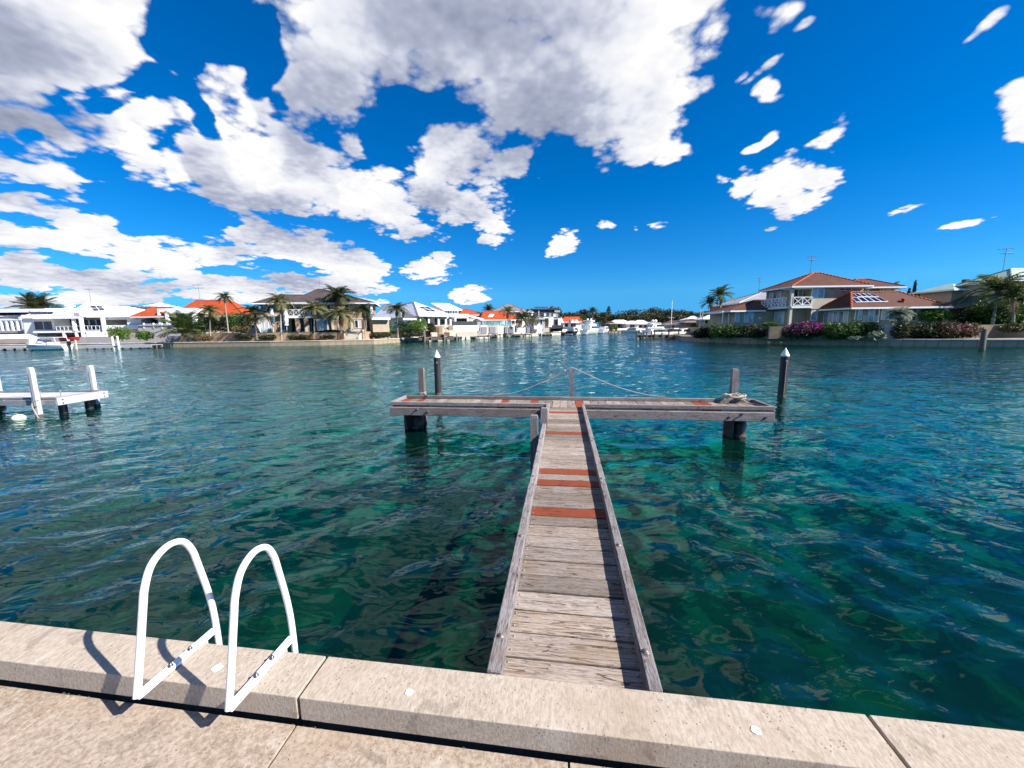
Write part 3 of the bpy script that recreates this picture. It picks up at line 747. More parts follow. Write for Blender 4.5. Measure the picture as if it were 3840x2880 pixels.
# capped steel piles standing in the water behind the head
def mooring_pile(px, ytop, ybot, r_, label, extra):
    b = on_z(px, ybot, 0); t = at_depth(px, ytop, b.y); h = t.z
    th_ = thing('mooring_pile', label, 'pile', None, 'capped mooring piles', (b.x, b.y, 0))
    MB().lathe([(r_, -2.5), (r_, h - .30)], 20).build('shaft', 'black_pipe', th_)
    MB().lathe([(r_ * 1.04, .12), (r_ * 1.04, .02), (r_ * 1.08, -.15), (r_ * 1.02, -.4)], 20).build('tide_growth', 'barnacle', th_)
    MB().lathe([(0, h), (r_ * .10, h - .025), (r_ * 1.06, h - .27), (r_ * 1.06, h - .31), (r_ * .9, h - .312)], 20, smooth=False).build('cap', 'white_enamel', th_)
    return th_, b, h
t1, b1_, h1_ = mooring_pile(1644, 1311, 1482, .128, 'dark pile with white cone cap standing left behind the jetty head', 0)
MB().tube([(.02, -.15, h1_ - .50), (.02, -.1, h1_ - .50)], .035, 10).build('eye_plate', 'galvanised', t1)
t2, b2_, h2_ = mooring_pile(2930, 1303, 1492, .128, 'dark pile with white cone cap standing right of the jetty head', 0)
MB().tube([(-.02, -.145, h2_ - .47), (-.03, -.150, h2_ - .8), (-.035, -.148, .1)], .012, 6).build('rope', 'rope', t2)
MB().tube([(-.02, -.15, h2_ - .47), (-.02, -.10, h2_ - .47)], .03, 10).build('eye_plate', 'galvanised', t2)

# ------------------------------------------------------------------ neighbouring pier at left
ZL = .60
c0 = J.hz(212, 1490, ZL); c1 = J.hz(393, 1463, ZL)
K = Fr(*J.wd(c0.x, c0.y).xy, -7.7 + 6)
e1 = K.lc(J.wd(c1.x, c1.y, 0))
pr = thing('white_pier', 'pale grey painted pier with white deck at the left edge', 'pier', K)
dY = e1.y; sh = e1.x
def skew(mb):   # the end of the pier is cut at an angle
    mb.v = [(v[0] + sh * (v[1] / dY), v[1], v[2]) for v in mb.v]; return mb
nb = 22
for k in range(nb):
    x1_ = -.06 - k * .30
    skew(MB().box(x1_ - .294, x1_, .07, dY - .07, ZL - .09, ZL - .055, .003)).build('plank', 'pier_white', pr)
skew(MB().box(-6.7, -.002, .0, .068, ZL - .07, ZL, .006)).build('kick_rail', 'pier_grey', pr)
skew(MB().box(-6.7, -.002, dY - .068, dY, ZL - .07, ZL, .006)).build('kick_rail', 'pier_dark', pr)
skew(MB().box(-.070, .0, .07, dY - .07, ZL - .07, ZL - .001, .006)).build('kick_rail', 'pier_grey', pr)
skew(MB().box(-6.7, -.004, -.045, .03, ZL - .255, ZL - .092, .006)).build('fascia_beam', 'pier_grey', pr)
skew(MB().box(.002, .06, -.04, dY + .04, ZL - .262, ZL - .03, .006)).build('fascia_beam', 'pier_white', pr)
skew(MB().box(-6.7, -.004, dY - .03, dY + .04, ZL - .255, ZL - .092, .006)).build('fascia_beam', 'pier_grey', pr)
for (yy, zz) in ((.10, ZL - .09), (.10, ZL - .20), (dY - .1, ZL - .09), (dY - .1, ZL - .20)):
    MB().tube([(.06 + sh * yy / dY, yy, zz), (.075 + sh * yy / dY, yy, zz)], .022, 8).build('bolt', 'grey_bolt', pr)
for xx, yy in ((-.42, .45), (-.38 + sh, dY - .25), (-2.6, .35), (-5.2, .4)):
    MB().lathe([(.105, -2), (.105, ZL - .26)], 14, (xx, yy, 0)).build('pile', 'black_pipe', pr)
def pier_post(px, yt, ybw, yl, w=.125):
    t = K.hy(px, yt, yl); z1 = t.z
    mb = MB()
    v = []
    for zz, ins in ((-2, 0), (z1 - .10, 0), (z1 - .03, .28), (z1, .55)):
        for sx, sy in ((-1, -1), (1, -1), (1, 1), (-1, 1)): v.append((t.x + sx * w / 2 * (1 - (ins if sx > 0 else ins * .3)), yl + sy * w / 2 * (1 - ins * .3), zz))
    f = [(12, 13, 14, 15)]
    for k in range(3):
        for j_ in range(4): f.append((k * 4 + j_, k * 4 + (j_ + 1) % 4, k * 4 + 4 + (j_ + 1) % 4, k * 4 + 4 + j_))
    o = mb.add(v, f).build('post', 'pier_white', pr)
    MB().box(t.x - w * .30, t.x - w * .12, yl - w / 2 - .004, yl - w / 2 + .01, .25, z1 - .22).build('slot_strip', 'pier_dark', o)
    MB().box(t.x - w * .53, t.x + w * .53, yl - w * .53, yl + w * .53, -.3, .07).build('tide_mark', 'barnacle', o)
pier_post(112, 1377, 1560, -.115); pier_post(337, 1370, 1535, dY + .13, .13); pier_post(-18, 1400, 1560, dY + .13)
for (px, py, yl) in ((148, 1450, .2), (226, 1460, .5), (371, 1445, dY - .1)):
    v = K.hy(px, 1470, yl)
    MB().tube([(v.x, yl, ZL - .06), (v.x, yl, ZL + .12)], .016, 8).tube([(v.x, yl, ZL + .12), (v.x, yl, ZL + .16)], .030, 8).build('cleat_pin', 'galvanised', pr)
bu = on_z(70, 1566, .04)
bo = thing('float_buoy', 'small cream float bobbing beside the white pier', 'buoy', None, None, (bu.x, bu.y, 0))
MB().lathe([(0, -.10), (.09, -.085), (.145, -.03), (.16, .02), (.145, .07), (.10, .115), (.05, .135), (0, .14)], 18).build('float', 'buoy_white', bo)
MB().tube([(0, 0, .10), (.0, 0, .14)], .02, 8).build('eye', 'buoy_white', bo)
pv_ = K.hy(135, 1500, -.27)
tag(MB().tube(smooth_path([Vector(p_) for p_ in ((pv_.x + .1, -.27, ZL - .05), (pv_.x - .12, -.28, ZL - .1), (pv_.x - .14, -.28, .3), (pv_.x - .02, -.29, .02), (pv_.x + .02, -.29, -.3))], 5), .016, 6).build('mooring_rope', 'rope', None, K.o, K.a), 'cream rope hanging down the front post of the white pier', 'rope')

# ------------------------------------------------------------------ materials of the far banks
mat('white_render', (.80, .79, .77), (.86, .85, .83), rough=.8, scale=.8)
mat('cream_render', (.66, .58, .46), (.76, .68, .55), rough=.85, scale=1.2)
mat('grey_render', (.40, .40, .42), (.48, .48, .50), rough=.85, scale=1.0)  # also paints the shade on the gable of the white balcony house
mat('dark_render_and_shade', (.030, .030, .034), (.05, .05, .055), rough=.6, scale=1.0)  # walls of the black house, and shade painted into openings
mat('tan_render', (.54, .42, .30), (.62, .49, .36), rough=.85, scale=1.5)
mat('brown_wood', (.17, .075, .035), (.26, .12, .06), rough=.7, scale=4, stretch=(4, 4, .5))
mat('white_paint', (.82, .82, .83), (.86, .86, .86), rough=.45, scale=2)
mat('grey_paint', (.30, .30, .33), (.36, .36, .39), rough=.6, scale=2)
mat('red_paint', (.55, .03, .03), (.62, .05, .05), rough=.5, scale=3)
mat('dark_metal', (.05, .05, .055), (.08, .08, .085), rough=.5, scale=3)
mat('aerial_metal', (.20, .26, .34), (.30, .36, .44), rough=.5, metal=.3)
mat('white_canvas', (.80, .80, .82), (.72, .72, .75), rough=.9, scale=5, stretch=(3, 3, .4), bm=.03)
mat('grey_canvas', (.10, .10, .12), (.16, .16, .19), rough=.9, scale=2)
mat('blind', (.62, .64, .68), (.74, .76, .79), rough=.8, scale=3, stretch=(1, 1, .1))
mat('sandy_soil', (.40, .27, .17), (.56, .41, .28), rough=1, scale=.5, bm=.03)
mat('bank_ground', (.30, .23, .16), (.42, .34, .25), rough=1, scale=.3)
mat('boat_white', (.82, .82, .83), (.86, .86, .87), rough=.25, scale=1, rnd=0)
mat('boat_black', (.012, .012, .014), (.02, .02, .022), rough=.2, scale=1, rnd=0)
mat('boat_blue', (.10, .22, .30), (.14, .28, .36), rough=.3, scale=1, rnd=0)
mat('boat_teal', (.05, .35, .42), (.07, .40, .46), rough=.3, scale=1, rnd=0)
mat('orange_plastic', (.75, .22, .03), (.8, .3, .05), rough=.5)
mat('bark', (.20, .16, .12), (.34, .28, .22), rough=1, scale=10, stretch=(1, 1, 5), bm=.02)
mat('pale_bark', (.42, .37, .32), (.60, .55, .50), rough=1, scale=8, stretch=(1, 1, 6), bm=.02)

def glass(name, c, rough=.06):
    m, n, p, out = new_mat(name)
    tc_ = n.new('ShaderNodeTexCoord'); oi = n.new('ShaderNodeObjectInfo')
    f = n.noise(n.v('ADD', tc_.outputs['Object'], n.v('SCALE', (5.1, 3.3, 9.7), scale=oi.outputs['Random'])), .9, 3, .5)
    col = n.v('SCALE', n.mix(n.smooth(f, .35, .7), (*c, 1), (*[min(1, x * 2.2 + .01) for x in c], 1)), scale=n.m('MULTIPLY_ADD', oi.outputs['Random'], .9, .55))
    n.put(p.inputs['Base Color'], col); p.inputs['Roughness'].default_value = rough; p.inputs['Specular IOR Level'].default_value = .22
glass('window_glass', (.025, .027, .032)); glass('pale_glass', (.22, .25, .30), .12); glass('fence_glass', (.16, .26, .27), .05)
glass('solar_glass', (.010, .013, .030), .12)

def brick_mat(name, light, dark, mortar, scale):
    light, dark, mortar = [tuple(x * .76 for x in q_) for q_ in (light, dark, mortar)]
    m, n, p, out = new_mat(name)
    tc_ = n.new('ShaderNodeTexCoord'); sp = n.new('ShaderNodeSeparateXYZ'); n.put(sp.inputs[0], tc_.outputs['Object'])
    cb = n.new('ShaderNodeCombineXYZ'); n.put(cb.inputs[0], n.m('ADD', sp.outputs[0], sp.outputs[1])); n.put(cb.inputs[1], sp.outputs[2])
    br = n.new('ShaderNodeTexBrick'); n.put(br.inputs['Vector'], cb.outputs[0])
    br.inputs['Color1'].default_value = (*light, 1); br.inputs['Color2'].default_value = (*dark, 1); br.inputs['Mortar'].default_value = (*mortar, 1)
    br.inputs['Scale'].default_value = scale; br.inputs['Mortar Size'].default_value = .02
    f = n.noise(tc_.outputs['Object'], .9, 5, .6)
    col = n.mix(n.smooth(f, .35, .7), br.outputs['Color'], n.v('SCALE', br.outputs['Color'], scale=.72))
    n.put(p.inputs['Base Color'], col); p.inputs['Roughness'].default_value = .9
brick_mat('tan_brick', (.56, .37, .22), (.46, .28, .16), (.55, .45, .34), 3.2)
brick_mat('beige_brick', (.60, .45, .30), (.52, .38, .25), (.56, .47, .36), 3.2)
brick_mat('stone_block', (.52, .42, .29), (.44, .34, .23), (.34, .27, .19), 1.1)

def tile_mat(name, light, dark, rows=2.6, cols=3.0, rel=.05):
    """concrete roof tiles: rolls across, overlapping courses down the slope"""
    light, dark = [tuple(x * .8 for x in q_) for q_ in (light, dark)]
    m, n, p, out = new_mat(name)
    tc_ = n.new('ShaderNodeTexCoord'); geo_ = n.new('ShaderNodeNewGeometry')
    sp = n.new('ShaderNodeSeparateXYZ'); n.put(sp.inputs[0], tc_.outputs['Object'])
    sn = n.new('ShaderNodeSeparateXYZ'); vt = n.new('ShaderNodeVectorTransform', vector_type='NORMAL', convert_from='WORLD', convert_to='OBJECT')
    n.put(vt.inputs[0], geo_.outputs['True Normal']); n.put(sn.inputs[0], vt.outputs[0])
    side = n.m('GREATER_THAN', n.m('ABSOLUTE', sn.outputs[0]), n.m('ABSOLUTE', sn.outputs[1]))
    along = n.m('ADD', n.m('MULTIPLY', sp.outputs[1], side), n.m('MULTIPLY', sp.outputs[0], n.m('SUBTRACT', 1.0, side)))
    roll = n.m('SINE', n.m('MULTIPLY', along, 2 * math.pi * cols))
    course = n.m('FRACT', n.m('MULTIPLY', sp.outputs[2], rows * 2.4))
    h = n.m('ADD', n.m('MULTIPLY', roll, .5), n.m('MULTIPLY', course, -.6))
    f = n.noise(tc_.outputs['Object'], .7, 6, .65, .3); f2 = n.noise(tc_.outputs['Object'], 9, 3, .6)
    col = n.mix(n.smooth(n.m('ADD', n.m('MULTIPLY', f, .65), n.m('MULTIPLY', f2, .35)), .36, .64), (*dark, 1), (*light, 1))
    n.put(p.inputs['Base Color'], col); p.inputs['Roughness'].default_value = .75; p.inputs['Specular IOR Level'].default_value = .3
    bump(n, p, h, rel, 1.0)
tile_mat('orange_tile', (.56, .095, .022), (.44, .06, .014)); tile_mat('brown_tile', (.15, .052, .029), (.095, .032, .018))
tile_mat('slate_tile', (.115, .085, .085), (.075, .055, .058)); tile_mat('grey_tile', (.30, .26, .25), (.22, .19, .19))
tile_mat('umber_tile', (.12, .075, .06), (.08, .05, .04))
def sheet_mat(name, c, c2):
    m, n, p, out = new_mat(name)
    tc_ = n.new('ShaderNodeTexCoord'); sp = n.new('ShaderNodeSeparateXYZ'); n.put(sp.inputs[0], tc_.outputs['Object'])
    f = n.noise(tc_.outputs['Object'], .6, 4, .6)
    n.put(p.inputs['Base Color'], n.mix(n.smooth(f, .3, .7), (*c, 1), (*c2, 1))); p.inputs['Roughness'].default_value = .5
    bump(n, p, n.m('SINE', n.m('MULTIPLY', n.m('ADD', sp.outputs[0], sp.outputs[1]), 2 * math.pi * 4)), .02, .6)
sheet_mat('white_sheet', (.80, .80, .80), (.84, .84, .84)); sheet_mat('green_sheet', (.30, .42, .37), (.36, .48, .42)); sheet_mat('dark_green_sheet', (.018, .06, .055), (.03, .08, .07))
sheet_mat('grey_sheet', (.26, .26, .29), (.32, .32, .35))

def leaf_mat(name, cs, trans=.25):
    m, n, p, out = new_mat(name)
    geo_ = n.new('ShaderNodeNewGeometry'); oi = n.new('ShaderNodeObjectInfo')
    f = n.m('FRACT', n.m('ADD', geo_.outputs['Random Per Island'], n.m('MULTIPLY', n.noise(geo_.outputs['Position'], .9, 3, .6), .8)))
    st = [(i / max(1, len(cs) - 1), c) for i, c in enumerate(cs)]
    col = n.v('SCALE', n.ramp(f, st), scale=n.m('MULTIPLY_ADD', oi.outputs['Random'], .3, .85))
    n.put(p.inputs['Base Color'], col); p.inputs['Roughness'].default_value = .55; p.inputs['Specular IOR Level'].default_value = .3
    tl = n.new('ShaderNodeBsdfTranslucent'); n.put(tl.inputs[0], col)
    mx = n.new('ShaderNodeMixShader'); mx.inputs[0].default_value = trans
    m.node_tree.links.new(p.outputs[0], mx.inputs[1]); m.node_tree.links.new(tl.outputs[0], mx.inputs[2]); m.node_tree.links.new(mx.outputs[0], out.inputs[0])
leaf_mat('leaf_green', [(.018, .045, .010), (.05, .11, .020), (.10, .17, .035)])
leaf_mat('leaf_bright', [(.04, .10, .012), (.09, .19, .022), (.16, .26, .04)])
leaf_mat('leaf_olive', [(.022, .032, .012), (.055, .065, .024), (.10, .10, .045)])
leaf_mat('leaf_dark', [(.010, .020, .008), (.026, .042, .014), (.05, .065, .024)])
leaf_mat('leaf_dry', [(.07, .05, .025), (.16, .11, .05), (.26, .19, .10)])
leaf_mat('leaf_gum', [(.014, .022, .009), (.035, .045, .018), (.07, .075, .034)])
leaf_mat('leaf_silver', [(.10, .13, .09), (.20, .24, .18), (.34, .38, .30)])
leaf_mat('flower_magenta', [(.22, .006, .12), (.34, .012, .20), (.44, .03, .28)], .3)
leaf_mat('flower_pink', [(.26, .03, .08), (.36, .06, .14), (.22, .08, .08)], .3)
leaf_mat('frond_green', [(.04, .065, .016), (.085, .12, .03), (.16, .19, .06)])
leaf_mat('frond_dark', [(.022, .034, .012), (.05, .065, .022), (.10, .115, .045)])
leaf_mat('frond_khaki', [(.07, .08, .028), (.15, .15, .06), (.26, .24, .12)])
leaf_mat('frond_dry', [(.12, .075, .035), (.22, .14, .07), (.32, .22, .12)])
mat('lawn', (.06, .10, .025), (.12, .17, .05), rough=1, scale=3, bm=.03)

# ------------------------------------------------------------------ building kit
class House:
    def __init__(s, name, label, cat, px, D, yaw, group=None):
        p = at_depth(px, 1230, D); s.f = Fr(p.x, p.y, yaw); s.o = thing(name, label, cat, s.f, group)
    def X(s, px, yl=0.0, py=1215): return s.f.hy(px, py, yl).x
    def Z(s, px, py, yl=0.0): return s.f.hy(px, py, yl).z
    def box(s, name, m, x0, x1, y0, y1, z0, z1, bev=0.0, parent=None): return bx(name, m, parent or s.o, x0, x1, y0, y1, z0, z1, bev)
    def pbox(s, name, m, px0, px1, pyt, pyb, yl, dep, parent=None, bev=0.0):
        """box whose front face (at local y = yl) covers the surveyed rectangle"""
        pm = (px0 + px1) / 2; ym = (pyt + pyb) / 2
        return bx(name, m, parent or s.o, s.X(px0, yl, ym), s.X(px1, yl, ym), yl, yl + dep, s.Z(pm, pyb, yl), s.Z(pm, pyt, yl), bev)
    def window(s, x0, x1, z0, z1, y, n=2, fm='white_paint', gm='window_glass', rows=1, fw=.07, name='window'):
        mb = MB(); d_ = .06
        mb.box(x0, x1, y - d_, y + .02, z1 - fw, z1); mb.box(x0, x1, y - d_, y + .02, z0, z0 + fw)
        for k in range(n + 1):
            xc = x0 + fw / 2 + (x1 - x0 - fw) * k / n; mb.box(xc - fw / 2, xc + fw / 2, y - d_ + .003, y + .02, z0 + fw, z1 - fw)
        w = mb.build(name, fm, s.o)
        for k in range(n):
            a = x0 + fw / 2 + (x1 - x0 - fw) * k / n; b = x0 + fw / 2 + (x1 - x0 - fw) * (k + 1) / n
            g_ = gm if isinstance(gm, str) else gm[k % len(gm)]
            bx('pane', g_, w, a + fw / 2, b - fw / 2, y - .025, y + .01, z0 + fw, z1 - fw)
        return w
    def pwin(s, px0, px1, pyt, pyb, yl, n=2, **k):
        pm = (px0 + px1) / 2; ym = (pyt + pyb) / 2
        return s.window(s.X(px0, yl, ym), s.X(px1, yl, ym), s.Z(pm, pyb, yl), s.Z(pm, pyt, yl), yl, n, **k)
    def side_window(s, x, y0, y1, z0, z1, n=2, fm='white_paint', gm='window_glass', fw=.07):
        """window in a wall that faces local -x"""
        mb = MB(); d_ = .06
        mb.box(x - d_, x + .02, y0, y1, z1 - fw, z1); mb.box(x - d_, x + .02, y0, y1, z0, z0 + fw)
        for k in range(n + 1):
            yc = y0 + fw / 2 + (y1 - y0 - fw) * k / n; mb.box(x - d_ + .003, x + .02, yc - fw / 2, yc + fw / 2, z0 + fw, z1 - fw)
        w = mb.build('window', fm, s.o)
        for k in range(n):
            a = y0 + fw / 2 + (y1 - y0 - fw) * k / n; b = y0 + fw / 2 + (y1 - y0 - fw) * (k + 1) / n
            bx('pane', gm if isinstance(gm, str) else gm[k % len(gm)], w, x - .025, x + .01, a + fw / 2, b - fw / 2, z0 + fw, z1 - fw)
        return w
    def hip(s, m, x0, x1, y0, y1, ze, zr, axis='x', ridge=None, th=.20, gut='white_paint', name='roof', cap=True, capm=None):
        """hip roof over the eaves rectangle; ridge = (start, end) along the axis"""
        if axis == 'x':
            ym = (y0 + y1) / 2; ins = (y1 - y0) / 2
            a, b = ridge or (x0 + ins, x1 - ins); A = (a, ym, zr); B = (b, ym, zr)
            sl = [((x0, y0, ze), (x1, y0, ze), B, A), ((x1, y1, ze), (x0, y1, ze), A, B), ((x0, y1, ze), (x0, y0, ze), A), ((x1, y0, ze), (x1, y1, ze), B)]
            hips = [((x0, y0, ze), A), ((x0, y1, ze), A), ((x1, y0, ze), B), ((x1, y1, ze), B), (A, B)]
        else:
            xm = (x0 + x1) / 2; ins = (x1 - x0) / 2
            a, b = ridge or (y0 + ins, y1 - ins); A = (xm, a, zr); B = (xm, b, zr)
            sl = [((x0, y0, ze), (x1, y0, ze), A), ((x1, y0, ze), (x1, y1, ze), B, A), ((x1, y1, ze), (x0, y1, ze), B), ((x0, y1, ze), (x0, y0, ze), A, B)]
            hips = [((x0, y0, ze), A), ((x1, y0, ze), A), ((x0, y1, ze), B), ((x1, y1, ze), B), (A, B)]
        mb = MB()
        for q_ in sl: mb.add(q_, [tuple(range(len(q_)))])
        mb.add([(x0, y0, ze - .02), (x1, y0, ze - .02), (x1, y1, ze - .02), (x0, y1, ze - .02)], [(3, 2, 1, 0)])
        r_ = mb.build(name, m, s.o)
        g_ = MB()
        g_.box(x0 - .04, x1 + .04, y0 - .07, y0, ze - th, ze + .01); g_.box(x0 - .04, x1 + .04, y1, y1 + .07, ze - th, ze + .01)
        g_.box(x0 - .07, x0, y0, y1, ze - th, ze + .01); g_.box(x1, x1 + .07, y0, y1, ze - th, ze + .01)
        g_.build('gutter', gut, r_)
        if cap:
            for (p_, q_) in hips:
                if (Vector(p_) - Vector(q_)).length > .05: MB().tube([Vector(p_) + Vector((0, 0, .02)), Vector(q_) + Vector((0, 0, .02))], .11, 6, smooth=False).build('ridge_cap', capm or m, r_)
        s.slopes = [(Vector(q_[0]), (Vector(q_[1]) - Vector(q_[0])).cross(Vector(q_[-1]) - Vector(q_[0])).normalized()) for q_ in sl]
        return r_
    def on(s, px, py, sl):
        """where the sight line meets a roof slope"""
        p0, n_ = sl
        o = s.f.lc(Vector((0, 0, CAMZ))); d = ray(px, py); dl = Vector((d.dot(s.f.ex), d.dot(s.f.ey), d.z))
        t = (p0 - o).dot(n_) / dl.dot(n_); return o + dl * t
    def panels(s, quad, nx, ny, sl, fm='white_paint', gap=.06):
        """solar panels on a slope; quad = four surveyed corners: tl, tr, br, bl"""
        P = [s.on(px, py, sl) for px, py in quad]; up = sl[1] * .10
        for i in range(nx):
            for j in range(ny):
                def at(u, v): return (P[0] * (1 - u) + P[1] * u) * (1 - v) + (P[3] * (1 - u) + P[2] * u) * v + up
                e = gap / 2 / nx; e2 = gap / 2 / ny * 1.2
                c = [at((i + a) / nx, (j + b) / ny) for a, b in ((.02, .98), (.98, .98), (.98, .02), (.02, .02))]
                pn = MB().slab(c, .05).build('solar_panel', fm, s.o)
                c = [at((i + a) / nx, (j + b) / ny) + sl[1] * .012 for a, b in ((.02 + .06, .98 - .05), (.98 - .06, .98 - .05), (.98 - .06, .02 + .05), (.02 + .06, .02 + .05))]
                MB().slab(c, .02).build('cells', 'solar_glass', pn)
    def aerial(s, px, pyt, pyb, yl, w=26, kind=2):
        b = s.f.hy(px, pyb, yl); t = s.f.hy(px, pyt, yl); k = t.y and (t.z - b.z)
        sc = k / max(1, abs(pyb - pyt)); W = w * sc
        a = MB(); a.tube([(b.x, yl, b.z - .3), (b.x, yl, t.z)], .035, 6)
        o = a.build('aerial', 'aerial_metal', s.o)
        c = MB(); c.tube([(b.x - W * .55, yl, t.z - .05), (b.x + W * .45, yl, t.z - .05)], .03, 5)
        for q_ in range(7):
            xx = b.x - W * .5 + W * .9 * q_ / 6; c.tube([(xx, yl - W * .28, t.z - .02), (xx, yl + W * .28, t.z - .02)], .018, 4)
        if kind == 2:
            z2 = t.z - k * .22; c.tube([(b.x - W * .35, yl - .1, z2), (b.x + W * .6, yl - .1, z2 + W * .06)], .03, 5)
            for q_ in range(5):
                xx = b.x - W * .3 + W * .8 * q_ / 4; c.tube([(xx, yl - W * .2, z2), (xx, yl + W * .2, z2)], .018, 4)
        c.build('aerial_arm', 'aerial_metal', o)
    def rail(s, x0, x1, y, z0, z1, m='white_paint', n=8, th=.05, kind='bars', along='x'):
        mb = MB()
        def bar(a0, a1, c0, c1):
            if along == 'x': mb.box(a0, a1, y - th / 2, y + th / 2, c0, c1)
            else: mb.box(y - th / 2, y + th / 2, a0, a1, c0, c1)
        bar(x0, x1, z1 - th, z1); bar(x0, x1, z0 + .08, z0 + .08 + th)
        for k in range(n + 1):
            xc = x0 + (x1 - x0) * k / n; e = th * (.45 if kind != 'bars' else .3); bar(max(x0, xc - e), min(x1, xc + e), z0 + .08 + th, z1 - th)
        if kind == 'cross':
            for k in range(n):
                a = x0 + (x1 - x0) * k / n; b = x0 + (x1 - x0) * (k + 1) / n
                for (p_, q_) in (((a, z0 + .13), (b, z1 - .05)), ((a, z1 - .05), (b, z0 + .13))):
                    if along == 'x': mb.beam((p_[0], y, p_[1]), (q_[0], y, q_[1]), th * .6, th * .7)
                    else: mb.beam((y, p_[0], p_[1]), (y, q_[0], q_[1]), th * .6, th * .7, (1, 0, 0))
        return mb.build('balustrade', m, s.o)

# ------------------------------------------------------------------ plants kit
def foliage_mesh(blobs, n, leaf, seed=0, flat=.8, shell=.55):
    """leaf clumps spread through a few lobes; blobs = (x, y, z, rx, ry, rz)"""
    g_ = np.random.default_rng(seed); vol = np.array([b[3] * b[4] * b[5] for b in blobs]) ** .75; cnt = np.maximum(1, (n * vol / vol.sum()).astype(int))
    P = []
    for b, c in zip(blobs, cnt):
        d = g_.normal(size=(c, 3)); d /= np.linalg.norm(d, axis=1)[:, None]
        r_ = g_.uniform(shell ** 3, 1.0, c) ** (1 / 3)
        ns = 1 + .22 * np.sin(d[:, 0] * 5 + b[0] * 3 + seed) * np.sin(d[:, 1] * 5 + seed * 2) * np.cos(d[:, 2] * 6 + b[1])
        P.append(np.array(b[:3]) + d * (r_ * ns)[:, None] * np.array(b[3:]))
    P = np.concatenate(P); m_ = len(P)
    a = g_.normal(size=(m_, 3)); a /= np.linalg.norm(a, axis=1)[:, None]
    b_ = g_.normal(size=(m_, 3)); b_ -= a * (a * b_).sum(1)[:, None]; b_ /= np.linalg.norm(b_, axis=1)[:, None]
    s_ = leaf * g_.uniform(.5, 1.25, m_)
    V = np.empty((m_, 4, 3)); a *= s_[:, None]; b_ *= (s_ * flat)[:, None]
    V[:, 0] = P - a; V[:, 1] = P - b_ * .55; V[:, 2] = P + a; V[:, 3] = P + b_ * .55
    me_ = bpy.data.meshes.new('leaves'); V = V.reshape(-1, 3)
    me_.vertices.add(len(V)); me_.vertices.foreach_set('co', V.ravel())
    me_.loops.add(4 * m_); me_.loops.foreach_set('vertex_index', np.arange(4 * m_))
    me_.polygons.add(m_); me_.polygons.foreach_set('loop_start', np.arange(0, 4 * m_, 4)); me_.polygons.foreach_set('loop_total', np.full(m_, 4))
    me_.update(calc_edges=True); return me_
SEED = [100]
def sd_(): SEED[0] += 1; return SEED[0]
def shrub(name, label, cat, px0, px1, pyt, pyb, D, m='leaf_green', n=900, leaf=.16, group=None, lobes=5, flowers=None, depth=None, stem=True):
    """a shrub that fills the surveyed outline at distance D, round in depth"""
    a = at_depth(px0, (pyt + pyb) / 2, D); b = at_depth(px1, (pyt + pyb) / 2, D); t = at_depth((px0 + px1) / 2, pyt, D); g0 = at_depth((px0 + px1) / 2, pyb, D)
    w = b.x - a.x; h = t.z - g0.z; dp = depth or min(w, h * 1.2) * .5
    o = thing(name, label, cat, None, group, ((a.x + b.x) / 2, D, g0.z))
    s_ = sd_(); r_ = random.Random(s_); bl = []
    for k in range(lobes):
        u = (k + .5) / lobes - .5; rx = w / lobes * .72 + .12 * w
        hh = h * r_.uniform(.72, 1.0)
        bl.append((u * (w - 1.1 * rx), r_.uniform(-.3, .3) * dp, hh * .52, rx * .78, dp * .9, hh * .50))
    link('foliage', foliage_mesh(bl, n, leaf, s_), m, o)
    if stem:
        st = MB()
        for k in range(3): st.tube([(r_.uniform(-.2, .2) * w, 0, -.15), (r_.uniform(-.3, .3) * w, 0, h * .5)], [.05, .02], 5)
        st.build('stem', 'bark', o)
    if flowers:
        fm, fr0, fn, zlo = flowers
        fb = [(b_[0], b_[1] - .25 * dp, b_[2] + .30 * b_[5], b_[3] * 1.02, b_[4] * .95, b_[5] * .78) for b_ in bl if True]
        fb = fb if fr0 is None else [fb[i] for i in fr0]
        tag(link('flowers', foliage_mesh(fb, fn, leaf * .8, s_ + 5, .9, .8), fm, o), kind='stuff')
    return o
def tree(name, label, px, pyt, pyb, wpx, D, m='leaf_gum', n=1400, leaf=.5, group=None, trunk=True, lobes=6, crown=.70):
    b = at_depth(px, pyb, D); t = at_depth(px, pyt, D); w = wpx * D / FPX; h = t.z - b.z
    o = thing(name, label, 'tree', None, group, (b.x, D, b.z)); s_ = sd_(); r_ = random.Random(s_); bl = []
    for k in range(lobes):
        a = 2 * math.pi * k / lobes + r_.uniform(-.4, .4); rr_ = w * .30 * r_.uniform(.5, 1.1)
        zc = h * (1 - crown / 2) + h * crown * r_.uniform(-.28, .26)
        bl.append((rr_ * math.cos(a), rr_ * math.sin(a) * .8, zc, w * .27 * r_.uniform(.8, 1.2), w * .27, h * crown * .27 * r_.uniform(.8, 1.25)))
    bl.append((0, 0, h * (1 - crown * .42), w * .30, w * .28, h * crown * .42))
    link('crown', foliage_mesh(bl, n, leaf, s_, .8, .35), m, o)
    tk = MB(); tk.tube([(0, 0, -.3), (.1 * w * r_.uniform(-.3, .3), 0, h * .35), (0, 0, h * .7)], [.035 * h, .026 * h, .012 * h], 7)
    for k in range(4):
        q_ = bl[k % len(bl)]; tk.tube([(0, 0, h * .32), (q_[0] * .5, q_[1] * .5, (h * .32 + q_[2]) / 2), q_[:3]], [.018 * h, .012 * h, .005 * h], 5)
    tk.build('trunk', 'bark', o)
    return o

